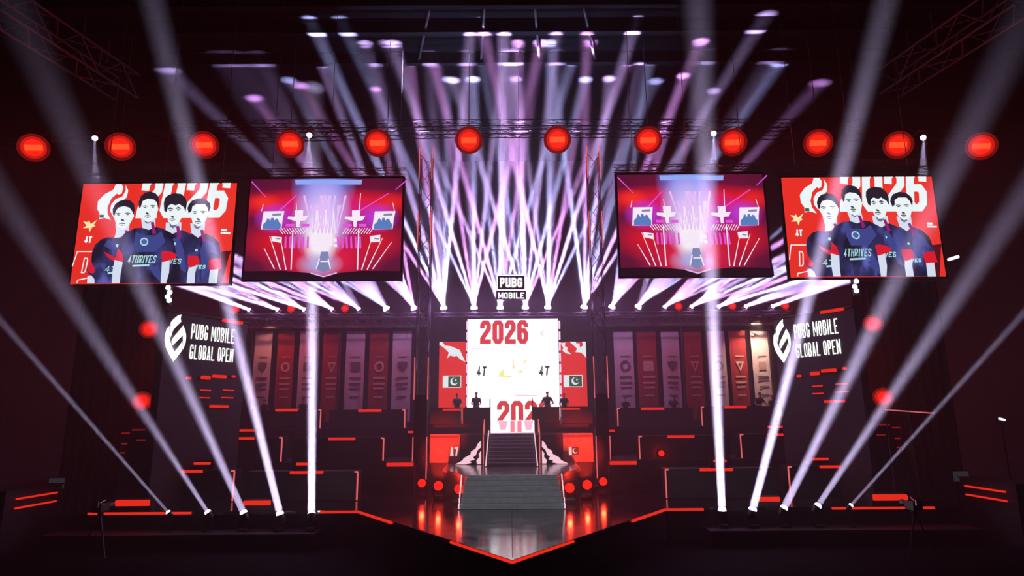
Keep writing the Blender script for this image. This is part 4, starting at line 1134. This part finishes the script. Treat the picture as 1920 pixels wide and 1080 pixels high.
# ------------------------------------------------------------------ top truss with red wash lamps and white spots
TY = 33.6
reds = [(63, 277), (226, 275), (383, 272), (544, 270), (708, 268), (879, 263), (1045, 262), (1215, 263), (1374, 267), (1534, 268), (1684, 272), (1840, 274)]
tp = [at(px, py, TY) for px, py in ((-40, 262), (226, 258), (544, 254), (879, 247), (1215, 247), (1534, 252), (1900, 258))]
t = thing('top_truss', 'long dark lattice truss carrying the red lamps across the hall', 'truss', (0, TY, tp[3].z))
mb = MB()
def truss_point(x):
    for a, b in zip(tp, tp[1:]):
        if a.x <= x <= b.x: return a.lerp(b, (x - a.x) / (b.x - a.x))
    return tp[-1]
for a, b in zip(tp, tp[1:]): truss_bars(mb, a, b, .5, .03, .9, .018)
mb.build('lattice', ROOFSTEEL, t)
for q in tp: MB().tube(q, (q.x, q.y, CZ), .02, 5).build('hanging_cable', STEEL, t)
t2 = thing('back_truss', 'second dark lattice truss just behind and above the red lamps', 'truss', (0, TY + 2, 20))
a, b = at(250, 236, TY + 2), at(1680, 234, TY + 2)
mb = MB(); truss_bars(mb, a, b, .5, .03, 1.1, .02); mb.build('lattice', ROOFSTEEL, t2)
for f in (.05, .35, .65, .95):
    q = a.lerp(b, f); MB().tube(q, (q.x, q.y, CZ), .02, 5).build('hanging_cable', STEEL, t2)

for i, (px, py) in enumerate(reds):
    p = at(px, py, TY - .75)
    t = thing('wash_lamp', 'round red wash lamp with an orange core on the top truss, %s from the left' % ORD[i], 'lamp', p, 'red wash lamps')
    d = (CAM + Vector((0, 0, 1)) - p).normalized()
    MB().lathe([(.35, -.42), (.55, -.25), (.66, -.02), (.64, .0)], axis(p, d), 20).build('housing', LAMP, t, True)
    MB().lathe([(.46, .002), (.46, .04), (.3, .06)], axis(p, d), 20).build('lens', LENS_R, t, True)
    MB().lathe([(.60, .001), (.60, .02), (.46, .035)], axis(p, d), 20).build('halo_ring', HALO_RING_R, t, True)  # stepped glowing rings stand in for the lamp's soft halo
    MB().lathe([(.76, -.02), (.76, .0), (.60, .01)], axis(p, d), 20).build('halo_rim', HALO_RIM_R, t, True)
    A = axis(p, d)
    xr = (A.to_3x3().inverted() @ Vector((1, 0, 0))); xr = Vector((xr.x, xr.y, 0)).normalized(); yr = Vector((-xr.y, xr.x, 0))
    mb = MB(); pr = [A @ (xr * a_ + yr * b_ + Vector((0, 0, .065))) for a_, b_ in ((-.40, -.15), (.40, -.15), (.40, .15), (-.40, .15))]
    mb.prism(pr, d * .02); mb.build('core', CORE_R, t)
    mb = MB(); q = truss_point(p.x) + Vector((0, -.25, -.25))
    for k in (-1, 1): mb.tube(p + Vector((k * .70, .1, 0)), q + Vector((k * .4, 0, -.1)), .03)
    mb.tube(q - Vector((.42, 0, .1)), q + Vector((.42, 0, -.1)), .03); mb.tube(q - Vector((0, 0, .1)), q + Vector((0, 0, .02)), .05); mb.build('yoke', STEEL, t)
    e = 340 if 2 < i < 9 else 250
    lamp_light('POINT', p + d * .5, None, e, RED, t, .3, name='glow_light')

spots = [(178, 259, [(176, 345), (194, 345)], .35), (580, 253, [(562, 340), (577, 340), (594, 340)], .8), (1338, 250, [(1320, 335), (1337, 335), (1354, 335)], 1.1), (1731, 258, [(1712, 345), (1726, 345), (1740, 345)], .6)]
for i, (px, py, tg, e) in enumerate(spots):
    p = at(px, py, TY - 1.3)
    ds = [(at(qx, 430, 30.4 if i in (1, 2) else 28.4) - p).normalized() for qx, qy in tg]
    d = sum(ds, Vector()).normalized() + Vector((0, -.5, 0))
    bq = Vector((p.x, p.y + .2, p.z + .5)); tq = truss_point(p.x) + Vector((0, -.25, -.25))
    t = moving_head('spot_lamp', 'small white spot lamp shining down from the top truss, %s from the left' % ORD[i], 'lamp', p, d, bq, .15, 'top spot lamps', LENS_W, .14,
                [(q, 170 * e * BEAM, LIL, .10, 2.6) for q in ds])
    MB().tube(bq + Vector((0, 0, -.02)), tq, .03).build('clamp_arm', STEEL, t)

# unseen fill lamps added above the frame to brighten the runway and the stairs
for k, (x, e) in enumerate(((-2.2, 5200), (2.2, 5200))):
    p = Vector((x, 6.0, 17.0)); d = (Vector((x * .2, 25.2, .4)) - p).normalized()
    t = moving_head('fill_lamp', 'unseen white fill lamp added over the audience, %s of the two' % ('left', 'right')[k], 'lamp', p, d, (p.x, p.y, p.z + .6), .16, 'added fill lamps', LENS_W, .12)
    MB().tube((x, 6.0, 17.6), (x, 6.0, CZ), .03).build('hanging_pole', STEEL, t)
    lamp_light('SPOT', p + d * .16, d, e, (.86, .92, 1.0), t, .06, angle=14, blend=.6, name='lamp_light')

# ------------------------------------------------------------------ red floor lamps round the platform
pars = [(756, 899, .17), (791, 906, .19), (822, 911, .21), (861, 917, .21), (1068, 915, .21), (1101, 909, .21), (1131, 903, .19), (1159, 896, .17)]
for i, (px, py, r) in enumerate(pars):
    p = onz(px, py, .62); s = -1 if i < 4 else 1
    k = (4 - i) if s < 0 else (i - 3)
    d = Vector((-p.x * .05, -1, .35 )).normalized()
    t = moving_head('floor_lamp', 'round red lamp on the stage floor %s of the front stairs, %s' % (SIDE[s], ['', 'nearest the stairs', 'second from the stairs', 'third from the stairs', 'farthest from the stairs'][k]), 'lamp',
                    p, d, (p.x, p.y + .25, .002), r, 'red floor lamps', LENS_R, r * .95)
    lamp_light('POINT', p + d * .30, None, 34, RED, t, .1, name='glow_light')
    if k in (1, 2): lamp_light('SPOT', p + Vector((0, .3, .25)), (s * .05, .62, .10), 3200, RED, t, .1, angle=30, blend=.8, name='back_light')

p = at(1240, 850, 31.86)
t = thing('desk_lamp', 'small round red lamp fixed to the inner middle desk right of the runway', 'lamp', p)
MB().lathe([(.10, -.13), (.15, -.06), (.17, 0)], axis(p, (0, -1, .1)), 14).build('housing', LAMP, t, True)
MB().lathe([(.15, .002), (.13, .03), (.06, .04)], axis(p, (0, -1, .1)), 14).build('lens', LENS_R, t, True)
lamp_light('POINT', p + Vector((0, -.3, 0)), None, 14, RED, t, .1, name='glow_light')

# ------------------------------------------------------------------ side sign walls
LG = {'A': [(360, 85), (300, 105), (225, 165), (180, 220), (172, 300), (160, 420), (172, 480), (190, 440), (215, 360), (270, 290), (355, 210), (345, 150)],
      'B': [(160, 275), (110, 330), (82, 430), (75, 520), (95, 640), (150, 760), (220, 885), (290, 800), (365, 700), (385, 640), (375, 530), (335, 600), (240, 715), (205, 640), (165, 520), (155, 430)],
      'C': [(390, 270), (425, 360), (440, 450), (430, 560), (382, 690), (388, 600), (380, 440), (300, 520), (215, 605), (195, 590), (192, 530), (215, 480), (290, 395)]}
def C9(x, y): return (300 + x / 9, 580 + y / 9)
SIGN_L = Plane(at(307, 684, 27.4), at(452, 684, 30.6) - at(307, 684, 27.4), (0, 0, 2.0))
SW = {}
for s in (-1, 1):
    a = at(303, 690, 27.2); b = at(458, 690, 30.9)
    a, b = mir(a, s), mir(b, s)
    t = thing('sign_wall', 'black wall with white flame emblem and lettering, %s of the desks' % SIDE[s], 'sign', ((a.x + b.x) / 2, (a.y + b.y) / 2, 0), 'side sign walls')
    out = Vector((s, 0, 0))
    zt = at(305, 583, 27.2).z
    P0 = [Vector((a.x, a.y, 0.003)), Vector((b.x, b.y, 0.003)), Vector((b.x, b.y, zt)), Vector((a.x, a.y, zt))]
    MB().prism(P0 if s > 0 else P0, out * .3).build('wall_panel', BLACK, t)
    MB().tube(P0[3] + Vector((-s * .02, 0, 0)), P0[2] + Vector((-s * .02, 0, 0)), .05).build('top_edge', STEEL, t)
    # content plane, left-to-right as one reads it
    lo, hi = (a, b) if s < 0 else (b, a)
    base = Vector((lo.x, lo.y, SIGN_L.O.z)) + Vector((-s * .04, 0, 0))
    U = Vector((hi.x, hi.y, 0)) - Vector((lo.x, lo.y, 0))
    P = Plane(base, U, (0, 0, 2.0))
    if s < 0:
        REF = P
    white = glow('sign_letter_white', (1.0, 1.0, .97), 1.4)
    if s < 0: fr = lambda x, y: REF.uv(*C9(x, y))
    else:
        def fr(x, y):       # same artwork, fitted to the right-hand wall
            u, v = REF.uv(*C9(x, y))
            return u, v
    polys = {k: [fr(*q) for q in v] for k, v in LG.items()}
    mb = MB()
    for k in polys: P.face(mb, polys[k], 1)
    mb.build('flame_emblem', white, t)
    w, h = P.w, P.h
    mb = MB()
    u0, v0 = fr(515, 495); u1, _ = fr(1258, 385); _, vtop = fr(540, 240)
    P.text(mb, 'PUBG MOBILE', u0, v0, u1, vtop, 3.4, .095, 1, .24)
    _, vb = fr(490, 835); _, vt = fr(510, 590); u0, _ = fr(488, 835); u1, _ = fr(1225, 900)
    P.text(mb, 'GLOBAL OPEN', u0, vb, u1, vt, 3.4, .095, 1, .24)
    mb.build('lettering', white, t)
    # red light bars under and over the sign
    def wall_bar(u0, u1, v, r, par, nm='light_bar', k=3):
        strip(P.p(u0, v, k), P.p(u1, v, k), r, LED_RED, nm, par, 6)
    def vv(py, px=400): return REF.uv(px, py)[1]
    def uu(px): return REF.uv(px, 700)[0]
    for (p0, p1, py, r) in ((378, 393, 708, .09), (399, 423, 706, .08), (435, 440, 706, .06), (350, 357, 709, .07), (378, 397, 732, .03), (420, 440, 732, .03), (377, 397, 746, .03), (418, 440, 746, .03), (398, 432, 762, .06), (408, 446, 602, .08)):
        wall_bar(uu(p0), uu(p1), vv(py, (p0 + p1) / 2), r, t)

# ------------------------------------------------------------------ red lamps on the side towers, drapes
for s in (-1, 1):
    drp = thing('drape', 'black pleated drape hanging below the %s player screen' % SIDE[s], 'drape', (s * 18, 28.6, FZ))
    xa, xb = mir(at(150, 590, 28.6), s).x, mir(at(312, 590, 28.6), s).x
    x0, x1 = sorted((xa, xb)); zt = at(230, 536, 28.6).z
    mb = MB(); n = 64; pr = []
    for k in range(n + 1):
        u = k / n; pr.append(Vector((x0 + (x1 - x0) * u, 28.6 + .12 * math.sin(u * math.pi * 20), 0)))
    va = [mb.bm.verts.new((q.x, q.y, FZ + .01)) for q in pr]; vb_ = [mb.bm.verts.new((q.x, q.y, zt)) for q in pr]
    vc = [mb.bm.verts.new((q.x, q.y + .02, FZ + .01)) for q in pr]; vd = [mb.bm.verts.new((q.x, q.y + .02, zt)) for q in pr]
    for k in range(n):
        mb.bm.faces.new((va[k], va[k + 1], vb_[k + 1], vb_[k])); mb.bm.faces.new((vc[k + 1], vc[k], vd[k], vd[k + 1]))
        mb.bm.faces.new((vb_[k], vb_[k + 1], vd[k + 1], vd[k]))
    mb.build('cloth', DRAPE, drp)
    MB().tube((x0, 28.6, zt + .03), (x1, 28.6, zt + .03), .04).build('top_pipe', STEEL, drp)
    for xx in (x0 + .1, x1 - .1): MB().tube((xx, 28.66, FZ + .002), (xx, 28.66, zt + .03), .03).build('support_post', STEEL, drp)
    for (px, py, up_) in ((280, 617, 'upper'), (266, 752, 'lower')) if s < 0 else ((1637, 607, 'upper'), (1656, 745, 'lower')):
        p = at(px, py, 28.0)
        t = thing('side_lamp', '%s round red lamp on the drape, %s side' % (up_, SIDE[s]), 'lamp', p, 'red side lamps')
        d = (Vector((0, 5, 3)) - p).normalized()
        MB().lathe([(.2, -.3), (.30, -.18), (.34, -.01), (.33, 0)], axis(p, d), 18).build('housing', LAMP, t, True)
        MB().lathe([(.22, .002), (.22, .04), (.1, .06)], axis(p, d), 18).build('lens', LENS_R, t, True)
        MB().lathe([(.32, .0), (.32, .015), (.22, .03)], axis(p, d), 18).build('halo_ring', HALO_RING_R, t, True)
        MB().lathe([(.42, -.02), (.42, .0), (.32, .01)], axis(p, d), 18).build('halo_rim', HALO_RIM_R, t, True)
        MB().tube(p - d * .25, (p.x, 28.85, p.z), .05).build('arm', STEEL, t)
        if up_ == 'lower': MB().tube((p.x, 28.85, FZ + .002), (p.x, 28.85, p.z + .1), .05).build('pole', STEEL, t)
        else: MB().tube((p.x, 28.85, p.z - .1), (p.x, 28.63, zt + .03), .04).build('pole', STEEL, t)
        lamp_light('POINT', p + d * .3, None, 45, RED, t, .2, name='glow_light')

# outer side desks with slanting bars, faint shelf bars and a rail
for s in (-1, 1):
    x = s * 17.75
    t = thing('side_desk', 'low dark side desk with two slanting red bars at the far %s' % SIDE[s], 'desk', (s * 18.3, 25, FZ))
    x0, x1 = sorted((s * 17.85, s * 18.8))
    MB().box(x0, x1, 23.6, 26.5, FZ + .002, .95).build('body', DESKM, t)
    MB().box(x0 - .04, x1 + .04, 23.55, 26.55, .95, 1.0).build('desk_top', BLACK, t)
    for z in (.68, .36): strip((x, 24.0, z), (x, 26.1, z), .035, LED_RED, 'light_bar', t)
    t = thing('equipment_rack', 'dark equipment rack with faint red bars behind the outer %s stage edge' % SIDE[s], 'rack', (s * 15.2, 27.4, 0), 'equipment racks')
    a, b = mir(at(222, 880, 27.4), s), mir(at(274, 880, 27.4), s); x0, x1 = sorted((a.x, b.x))
    MB().box(x0, x1, 27.44, 27.9, .002, at(280, 796, 27.4).z).build('body', BLACK, t)
    dimred = glow('led_dim', (.30, .008, .006), .8)
    for (p0, p1, py) in ((228, 243, 812), (248, 272, 806), (256, 272, 825), (228, 238, 832), (226, 234, 849)):
        a, b = mir(at(p0, py, 27.4), s), mir(at(p1, py, 27.4), s); a.z = b.z
        strip(a, b, .03, dimred, 'light_bar', t)

a, b = at(1658, 768, 26.8), at(1752, 775, 25.9)
t = thing('rail', 'thin pink-lit rail beside the lower red lamp at the right', 'rail', (a.x, a.y, 0))
MB().tube(a, b, .025).build('top_bar', glow('rail_pink', (.8, .16, .2), .8), t)
for f in (.02, .5, .98):
    q = a.lerp(b, f); MB().tube((q.x, q.y, .002), q, .02).build('post', STEEL, t)

# small white lamp clusters under the player screens
for s, pts in ((-1, [(315, 539), (318, 548), (314, 556), (317, 563)]), (1, [(1606, 527), (1603, 537), (1606, 545)])):
    q0 = at(pts[0][0], pts[0][1], 27.9)
    t = thing('lamp_cluster', 'short column of small white lamps under the %s player screen' % SIDE[s], 'lamp', q0, 'small white lamp columns')
    MB().box(q0.x - .12, q0.x + .12, 27.95, 28.1, at(pts[-1][0], pts[-1][1], 27.9).z - .2, at(200, 534, 28).z).build('bar', BLACK, t)
    for (px, py) in pts:
        q = at(px, py, 27.9)
        MB().lathe([(.10, -.06), (.12, 0), (.06, .03)], axis(q, (0, -1, .1)), 12).build('lens', glow('cluster_white', (.85, .85, 1.0), 1.6), t)
p = at(1790, 484, 27.8)
t = thing('bracket_lamp', 'small white bar lamp just right of the right player screen', 'lamp', p)
MB().box(p.x - .2, p.x + .2, p.y, p.y + .1, p.z - .08, p.z + .08).build('body', LAMP, t)
mb = MB(); mb.tube(at(1778, 487, 27.75), at(1797, 481, 27.75), .07); mb.build('tube', glow('cluster_white', (.85, .85, 1.0), 1.6), t)
MB().tube((p.x - .1, p.y + .08, p.z), (TS[1][1].p(1, 0).x - .02, 28.1, p.z), .03).build('arm', STEEL, t)

# ------------------------------------------------------------------ people behind the desks
def skin(nodes, edges, rad, sub=1):
    me = bpy.data.meshes.new('tmp'); me.from_pydata([n for n in nodes], edges, [])
    ob = bpy.data.objects.new('tmp', me); COL.objects.link(ob)
    md = ob.modifiers.new('s', 'SKIN'); md.use_smooth_shade = True
    for v, r in zip(me.skin_vertices[0].data, rad): v.radius = (r, r) if not isinstance(r, tuple) else r
    me.skin_vertices[0].data[0].use_root = True
    if sub: ms_ = ob.modifiers.new('b', 'SUBSURF'); ms_.levels = sub; ms_.render_levels = sub
    dg = bpy.context.evaluated_depsgraph_get()
    out = bpy.data.meshes.new_from_object(ob.evaluated_get(dg))
    bpy.data.objects.remove(ob); bpy.data.meshes.remove(me)
    for p in out.polygons: p.use_smooth = True
    return out

def person_meshes(pose):
    lean = {'stand': 0, 'lean': .22, 'hunch': .12}[pose]
    nd = [(0, 0, .95), (0, -lean * .3, 1.15), (0, -lean * .7, 1.36), (0, -lean, 1.47), (0, -lean * 1.1, 1.56), (0, -lean * 1.15 - .02, 1.64), (0, -lean * 1.15, 1.70)]
    rd = [(.16, .12), (.15, .115), (.17, .12), (.075, .065), (.055, .06), (.072, .09), (.062, .075)]
    ed = [(0, 1), (1, 2), (2, 3), (3, 4), (4, 5), (5, 6)]
    def add(p, r, par):
        nd.append(p); rd.append(r if isinstance(r, tuple) else (r, r)); ed.append((par, len(nd) - 1)); return len(nd) - 1
    add((0, -lean * 1.15 - .11, 1.635), .016, 5)
    arms = {}
    for s in (-1, 1):
        sh = add((s * .19, -lean * .7, 1.40), .062, 2)
        el = add((s * (.26 if pose != 'lean' else .34), -lean * .8 - .08, 1.13), .045, sh)
        wr = add((s * .20, -lean - .33, 1.08), .03, el)
        pm = add((s * .19, -lean - .41, 1.075), (.038, .018), wr)
        arms[s] = (sh, el)
        for k, (dx, ln) in enumerate(((-.032, .075), (-.011, .088), (.011, .082), (.03, .065))):
            f = add((s * .19 + dx, -lean - .41 - ln * .55, 1.08), .0095, pm)
            add((s * .19 + dx, -lean - .41 - ln, 1.062), .008, f)
        th = add((s * .19 - s * .045, -lean - .40, 1.07), .011, pm); add((s * .19 - s * .06, -lean - .435, 1.065), .009, th)
        hp = add((s * .10, 0, .88), .095, 0); kn = add((s * .12, -.02, .48), .062, hp); an = add((s * .12, .02, .09), .042, kn); add((s * .13, -.15, .04), (.04, .03), an)
    body = skin(nd, ed, rd)
    # shirt: torso and upper arms a little outside the body; trousers: hips and legs
    n2 = [nd[0], nd[1], nd[2], (0, -lean * .95, 1.455)]; r2 = [(.185, .14), (.18, .138), (.20, .145), (.10, .085)]; e2 = [(0, 1), (1, 2), (2, 3)]
    for s in (-1, 1):
        a, b = arms[s]
        n2.append((nd[a][0], nd[a][1], nd[a][2])); r2.append((.082, .082)); e2.append((2, len(n2) - 1))
        m_ = Vector(nd[a]).lerp(Vector(nd[b]), .75); n2.append(tuple(m_)); r2.append((.062, .062)); e2.append((len(n2) - 2, len(n2) - 1))
    shirt = skin(n2, e2, r2)
    n3 = [(0, 0, .93)]; r3 = [(.17, .13)]; e3 = []
    for s in (-1, 1):
        n3.append((s * .10, 0, .86)); r3.append((.11, .115)); e3.append((0, len(n3) - 1))
        n3.append((s * .12, -.02, .48)); r3.append((.078, .078)); e3.append((len(n3) - 2, len(n3) - 1))
        n3.append((s * .12, .02, .12)); r3.append((.062, .062)); e3.append((len(n3) - 2, len(n3) - 1))
    trou = skin(n3, e3, r3)
    hair = bmesh.new(); bmesh.ops.create_uvsphere(hair, u_segments=14, v_segments=10, radius=1)
    for v in list(hair.verts):
        if v.co.z < -.15 and v.co.y < .3: hair.verts.remove(v)
    for v in hair.verts: v.co = Vector((v.co.x * .088, v.co.y * .108 - lean * 1.15 + .012, v.co.z * .085 + 1.695))
    hm = bpy.data.meshes.new('hair'); hair.to_mesh(hm); hair.free()
    for p in hm.polygons: p.use_smooth = True
    eye = bmesh.new()
    for s in (-1, 1):
        bmesh.ops.create_icosphere(eye, subdivisions=1, radius=.011, matrix=Matrix.Translation((s * .03, -lean * 1.15 - .104, 1.665)))
    em = bpy.data.meshes.new('eyes'); eye.to_mesh(em); eye.free()
    mo_ = bmesh.new(); bmesh.ops.create_cube(mo_, size=1, matrix=Matrix.Translation((0, -lean * 1.15 - .098, 1.59)) @ Matrix.Diagonal((.045, .012, .009, 1)))
    mm = bpy.data.meshes.new('mouth'); mo_.to_mesh(mm); mo_.free()
    for me, mt in ((body, SKIN), (shirt, SHIRT), (trou, TROUS), (hm, HAIRM), (em, HAIRM), (mm, principled('lips', (.22, .08, .07), .6))): me.materials.clear(); me.materials.append(mt)
    return [('shirt', shirt), ('trousers', trou), ('hair', hm), ('eyes', em), ('mouth', mm)], body
PM = {p: person_meshes(p) for p in ('stand', 'lean', 'hunch')}
def person(px, y, z, pose, label, turn=0, sc_=1.0):
    x = at(px, 760, y).x
    parts, body = PM[pose]
    o = bpy.data.objects.new('person', body); COL.objects.link(o)
    o.matrix_basis = Matrix.Translation((x, y, z + .003)) @ Matrix.Rotation(R(turn), 4, 'Z') @ Matrix.Scale(sc_, 4)
    tag(o, label, 'person', 'people at the desks')
    for nm, me in parts:
        c = bpy.data.objects.new(nm, me); COL.objects.link(c); c.parent = o
    return o
person(893, 36.75, Z3, 'stand', 'person standing at the left plain desk, dark against the white screen', 0, 1.0)
person(1026, 36.8, Z3, 'lean', 'person leaning over the right plain desk, dark against the white screen', 0, 1.0)
person(857, 36.8, Z3, 'stand', 'person in dark clothes in front of the left red flag screen', 10, .97)
person(1058, 36.8, Z3, 'hunch', 'person in dark clothes in front of the right red flag screen', -10, .95)
person(569, 37.2, 2.9, 'hunch', 'person in dark clothes behind the left upper desks, before the third banner', 10, .95)
person(498, 37.2, 2.9, 'hunch', 'person in dark clothes behind the left upper desks, before the outermost banner', -8, .93)
person(1172, 37.2, 2.9, 'hunch', 'person in dark clothes behind the right upper desks, nearest the tower', 5, .93)
person(1262, 37.2, 2.9, 'lean', 'person leaning behind the right upper desks before the third banner from the tower', -5, .97)
person(1421, 37.2, 2.9, 'lean', 'person in dark clothes leaning before the brightly lit outermost right banner', 15, 1.04)
person(1449, 37.25, 2.9, 'hunch', 'person in dark clothes at the outer end of the right upper desks', -10, .95)

# ------------------------------------------------------------------ dark things before the stage corners
def camera_rig(px, py, y, s, label):
    p = at(px, py, y)
    t = thing('tripod_camera', label, 'camera', (p.x, p.y, FZ))
    glint = principled('glint_steel', (.6, .58, .62), .2, 1.0)
    MB().box(p.x - .16, p.x + .16, p.y - .28, p.y + .22, p.z - .14, p.z + .14).build('camera_body', LAMP, t, bevel=.02)
    MB().lathe([(.10, 0), (.09, .25), (.12, .36), (.12, .40)], axis((p.x, p.y + .2, p.z), (0, 1, .05)), 14).build('camera_lens', LAMP, t, True)
    MB().tube((p.x, p.y - .1, p.z + .16), (p.x + .04, p.y + .15, p.z + .24), .02).build('carry_handle', glint, t)
    MB().box(p.x - .12, p.x + .12, p.y - .4, p.y - .34, p.z + .05, p.z + .22).build('viewfinder', glint, t)
    top = Vector((p.x, p.y, p.z - .2))
    MB().lathe([(.09, -.06), (.1, .0), (.07, .06)], Matrix.Translation(top), 12).build('tripod_head', STEEL, t)
    for k in range(3):
        a = R(90 + 120 * k); MB().tube(top, (p.x + .55 * math.cos(a), p.y + .55 * math.sin(a), FZ + .015), .025).build('leg', STEEL, t)
    return t
camera_rig(190, 952, 23.5, -1, 'dark camera on a tripod before the outer left stage corner')
camera_rig(1712, 948, 22.0, 1, 'dark camera on a tripod before the outer right stage corner')
for s, px, py, lab in ((-1, 106, 906, 'small dim monitor on a stand beyond the left side desk'), (1, 1802, 893, 'small dim monitor on a stand beyond the right side desk')):
    p = at(px, py, 27.2)
    t = thing('monitor', lab, 'monitor', (p.x, p.y, FZ))
    MB().box(p.x - .36, p.x + .36, p.y, p.y + .06, p.z - .24, p.z + .24).build('frame', LAMP, t, bevel=.01)
    MB().box(p.x - .32, p.x + .32, p.y - .006, p.y - .001, p.z - .2, p.z + .2).build('display', glow('dim_display', (.022, .022, .028), 1.0), t)
    MB().tube((p.x, p.y + .1, FZ + .03), (p.x, p.y + .1, p.z), .03).build('pole', STEEL, t)
    MB().lathe([(.3, .002), (.28, .03), (.05, .05)], Matrix.Translation((p.x, p.y + .1, FZ)), 14).build('foot', STEEL, t)
p = at(1877, 786, 27.5)
t = thing('work_lamp', 'tiny white work lamp on a pole at the far right', 'lamp', (p.x, p.y, FZ))
MB().tube((p.x, p.y, FZ + .002), p, .03).build('pole', STEEL, t)
MB().tube(p + Vector((-.12, -.05, .03)), p + Vector((.12, -.05, -.03)), .05).build('tube', glow('cluster_white', (.85, .85, 1.0), 1.6), t)
